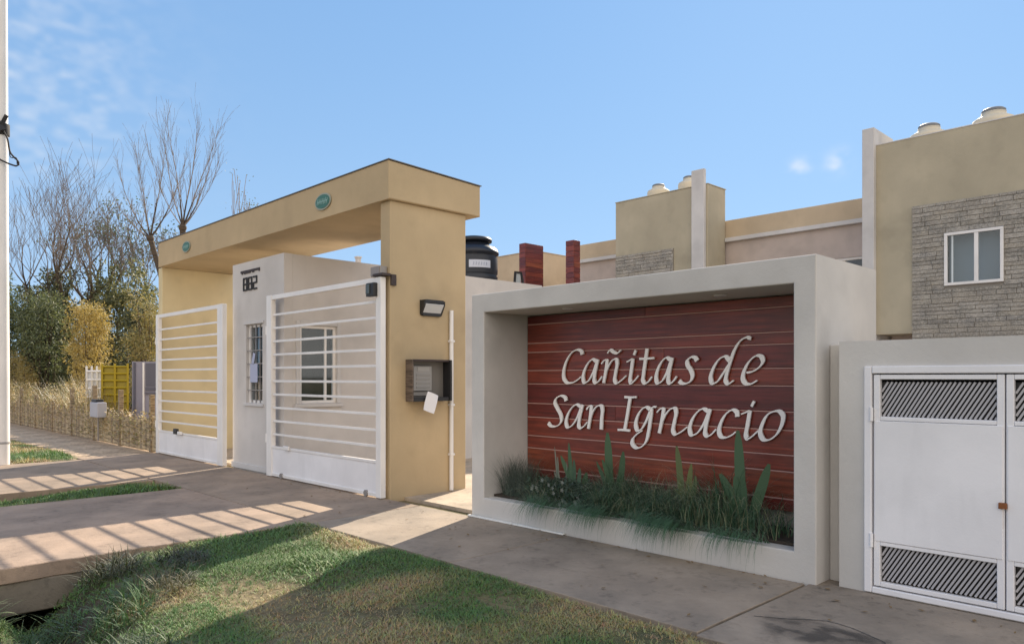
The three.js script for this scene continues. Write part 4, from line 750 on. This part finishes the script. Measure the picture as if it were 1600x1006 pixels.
/* ------------------------------------------------------------------ grass */
function grassPatch(name, label, test, x0, x1, z0, z1, n, seed, hs) {
  const r = rng(seed), make = k => { const q = rng(seed + k), B = new Blades(); for (let i = 0; i < 9; i++) { const a = q() * 6.28, R = .035 * Math.sqrt(q()); B.blade(R * Math.cos(a), -.006, R * Math.sin(a), q() * 6.28, .014 + .028 * q(), .0035 + .003 * q(), .3 + .9 * q(), .5 + .9 * q(), 2); } return B.geo(); };
  const gm = mat([1, 1, 1], { phys: true, side: THREE.DoubleSide, roughness: .7, transmission: .3, thickness: 0 });
  const o = new THREE.Group(); o.name = numbered(name); scene.add(o); o.userData = { label, category: 'grass', kind: 'stuff' };
  const lists = [[], [], []]; for (let i = 0; i < n; i++) { const x = lerp(x0, x1, r()), z = lerp(z0, z1, r()), t = test(x, z); if (r() < t) lists[Math.floor(r() * 3)].push([x, z]); }
  lists.forEach((L, k) => {
    const im = new THREE.InstancedMesh(make(k * 5 + 1), gm, L.length), m = new THREE.Matrix4(), c = new THREE.Color(); im.name = 'tuft'; im.userData.kind = 'stuff';
    L.forEach(([x, z], i) => {
      const dry = clamp((gn(x * 1.5 + 20, z * 1.5) - .34) * 3.0 + .5 * (r() - .5)), lush = clamp((gn2(x * .9 + 4, z * .9 + 9) - .5) * 4), s = (.7 + .8 * r()) * hs * (1 + .8 * lush);
      m.compose(V(x, groundY(x, z) + .002, z), new THREE.Quaternion().setFromEuler(new THREE.Euler((r() - .5) * .4, r() * 6.28, (r() - .5) * .4)), V(s, s * (.8 + .5 * r()), s)); im.setMatrixAt(i, m);
      const g = [.115, .215, .042], d = [.44, .36, .16]; c.setRGB(...g.map((v, j) => lerp(v, d[j], dry) * (.75 + .5 * r()))); im.setColorAt(i, c);
    }); im.castShadow = im.receiveShadow = true; o.add(im);
  });
}
grassPatch('lawn', 'patchy green and straw coloured lawn in front of the pavement', (x, z) => { if (z < -4.13 + .10 * gn(x * 6, 1) + .05 * gn2(x * 17, 2) || (x > -2.52 && z < -3.98)) return 0; const bank = sstep(-4.9, -6.0, x) * Math.exp(-Math.pow((z + 1.55) / .75, 2)); const e = clamp((gn(x * 1.9 + 3, z * 1.9 + 8) - .22) * 4.5, .18) * (1 - .75 * bank * (gn(x * 2.3, z * 2.3 + 5) > .42 ? 1 : .3)); return e * (x < -7.44 + .07 * gn(z * 6, 3) ? 0 : 1); }, -7.44, -1.6, -4.12, -.2, 66000, 700, 1);
grassPatch('grass_strip', 'narrow grass strip between the two concrete driveways', (x, z) => (x > -12.2 + .1 * gn(z * 5, 3) && x < -11.0 - .1 * gn(z * 5, 7) ? 1 : .0) * sstep(-4.1, -3.7, z), -12.3, -10.9, -4.08, 0, 15000, 710, 1.4);
grassPatch('grass_patch', 'dark green grass patch round the foot of the utility pole', (x, z) => sstep(-16.2, -17.2, x + .5 * gn(z * 2, 1)) * sstep(-4.2, -3.9, z + .3 * gn(x, 2)), -23, -15.9, -4.2, -1.6, 26000, 720, 1.5);
{ // taller weeds on the ditch bank; shaded clumps carry the shade in their colours
  const r = rng(801);
  for (const [x, z, n, h, c, label] of [[-6.55, -1.42, 130, .26, [.06, .12, .025], 'bright green leafy weed clump in the ditch beside the culvert mouth'], [-5.95, -1.75, 170, .24, [.06, .14, .03], 'bright weed clump on the far bank of the ditch'], [-6.25, -2.15, 160, .22, [.11, .10, .04], 'straw coloured weed clump under the driveway edge'], [-5.45, -1.05, 150, .18, [.14, .17, .045], 'sunlit yellow green tuft in the near left corner'], [-7.05, -2.0, 200, .26, [.07, .075, .028], 'olive weed clump growing against the broken edge of the driveway'], [-6.85, -2.55, 160, .20, [.05, .055, .024], 'dark weed clump on the earth at the driveway edge'], [-7.0, -1.0, 140, .24, [.10, .17, .035], 'green weeds hanging over the black culvert mouth'], [-5.0, -1.55, 120, .18, [.05, .085, .03], 'dark green tuft in the shaded near grass']]) {
    const B = new Blades(), y = groundY(x, z); for (let k = 0; k < n * 2.2; k++) { const a = r() * 6.28, R = .32 * Math.sqrt(r()); const px = x + R * Math.cos(a), pz = z + R * Math.sin(a) * .7; B.blade(px, groundY(px, pz) - .01, pz, r() * 6.28, h * (.4 + .8 * r()), .004 + .007 * r(), .2 + .8 * r(), .6 + 1.0 * r(), 4, r() - .5, .1); }
    single('weed_clump', label, 'weeds', B.geo(), leafMat(c, .35), [x, y, z]);
  }
}

{ // dry leaves blown over the concrete
  const r = rng(955), B = new Blades();
  for (let k = 0; k < 150; k++) { const x = lerp(-11, 0, r()), z = r() < .6 ? lerp(-5.6, -5.2, r() * r()) : lerp(-5.6, -4.2, r()); const a = r() * 6.28, q = .012 + .018 * r(), u = V(Math.cos(a) * q, .006 * r(), Math.sin(a) * q), v = V(-Math.sin(a) * q * 1.1, .008 * (r() - .3), Math.cos(a) * q * 1.1); if (x > SX0 && x < SX1 && z < SZ1 + .03) continue; B.quad(V(x, .014, z), u, v); }
  const o = single('dry_leaves', 'scattered small dry leaves lying on the pavement', 'leaves', B.geo(), mat([.20, .13, .06], { side: THREE.DoubleSide })); o.userData.kind = 'stuff';
}
{ // cracks and an old oil stain in the apron
  const apron = scene.getObjectByName('apron'), r = rng(941), ribbon = (pts, w) => {
    const c = new THREE.CatmullRomCurve3(pts.map(p => V(p[0], .0062, p[1]))), n = 40, P = [], I = [];
    for (let i = 0; i <= n; i++) { const p = c.getPoint(i / n), t = c.getTangent(i / n), h = w * (.4 + .9 * r()) / 2, j = .006 * (r() - .5); P.push(p.x - t.z * h + j, p.y, p.z + t.x * h + j, p.x + t.z * h + j, p.y, p.z - t.x * h + j); if (i < n) I.push(i * 2, i * 2 + 1, i * 2 + 2, i * 2 + 1, i * 2 + 3, i * 2 + 2); }
    const g = new THREE.BufferGeometry(); g.setAttribute('position', new THREE.Float32BufferAttribute(P, 3)); g.setIndex(I); g.computeVertexNormals(); return g;
  };
  for (const pts of [[[-2.40, -4.62], [-2.22, -4.72], [-2.02, -4.86], [-1.85, -4.84], [-1.72, -4.78]], [[-1.72, -4.78], [-1.60, -4.70], [-1.66, -4.55]]]) apron.add(mesh('crack', ribbon(pts, .012), mat([.10, .09, .08])));
  const n = 128, d = new Uint8Array(n * n * 4); for (let y = 0; y < n; y++) for (let x = 0; x < n; x++) { const u = x / n * 2 - 1, v = y / n * 2 - 1, R = Math.hypot(u, v) + .5 * (N1[y * 4 * 512 + x * 4] - .5), a = sstep(.95, .45, R) * (.35 + .65 * clamp((N2[y * 4 * 512 + x * 4] - .42) * 5)); d.fill(255 * a, (y * n + x) * 4, (y * n + x) * 4 + 3); d[(y * n + x) * 4 + 3] = 255; }
  const t = new THREE.DataTexture(d, n, n, THREE.RGBAFormat); t.magFilter = THREE.LinearFilter; t.needsUpdate = true;
  const g = new THREE.PlaneGeometry(.95, .55); g.rotateX(-Math.PI / 2); g.translate(-1.95, .0085, -4.58); const o = new THREE.Mesh(g, mat([.07, .062, .056], { transparent: true, alphaMap: t, opacity: .6 })); o.name = 'oil_stain'; apron.add(o);
}

/* ------------------------------------------------------------------ renderer */
const renderer = new THREE.WebGLRenderer({ antialias: true });
renderer.setSize(1600, 1006); renderer.shadowMap.enabled = true; renderer.shadowMap.type = THREE.PCFSoftShadowMap;
renderer.toneMapping = THREE.LinearToneMapping; renderer.toneMappingExposure = EXPOSURE;
scene.environmentIntensity = 1;
renderer.render(scene, camera);
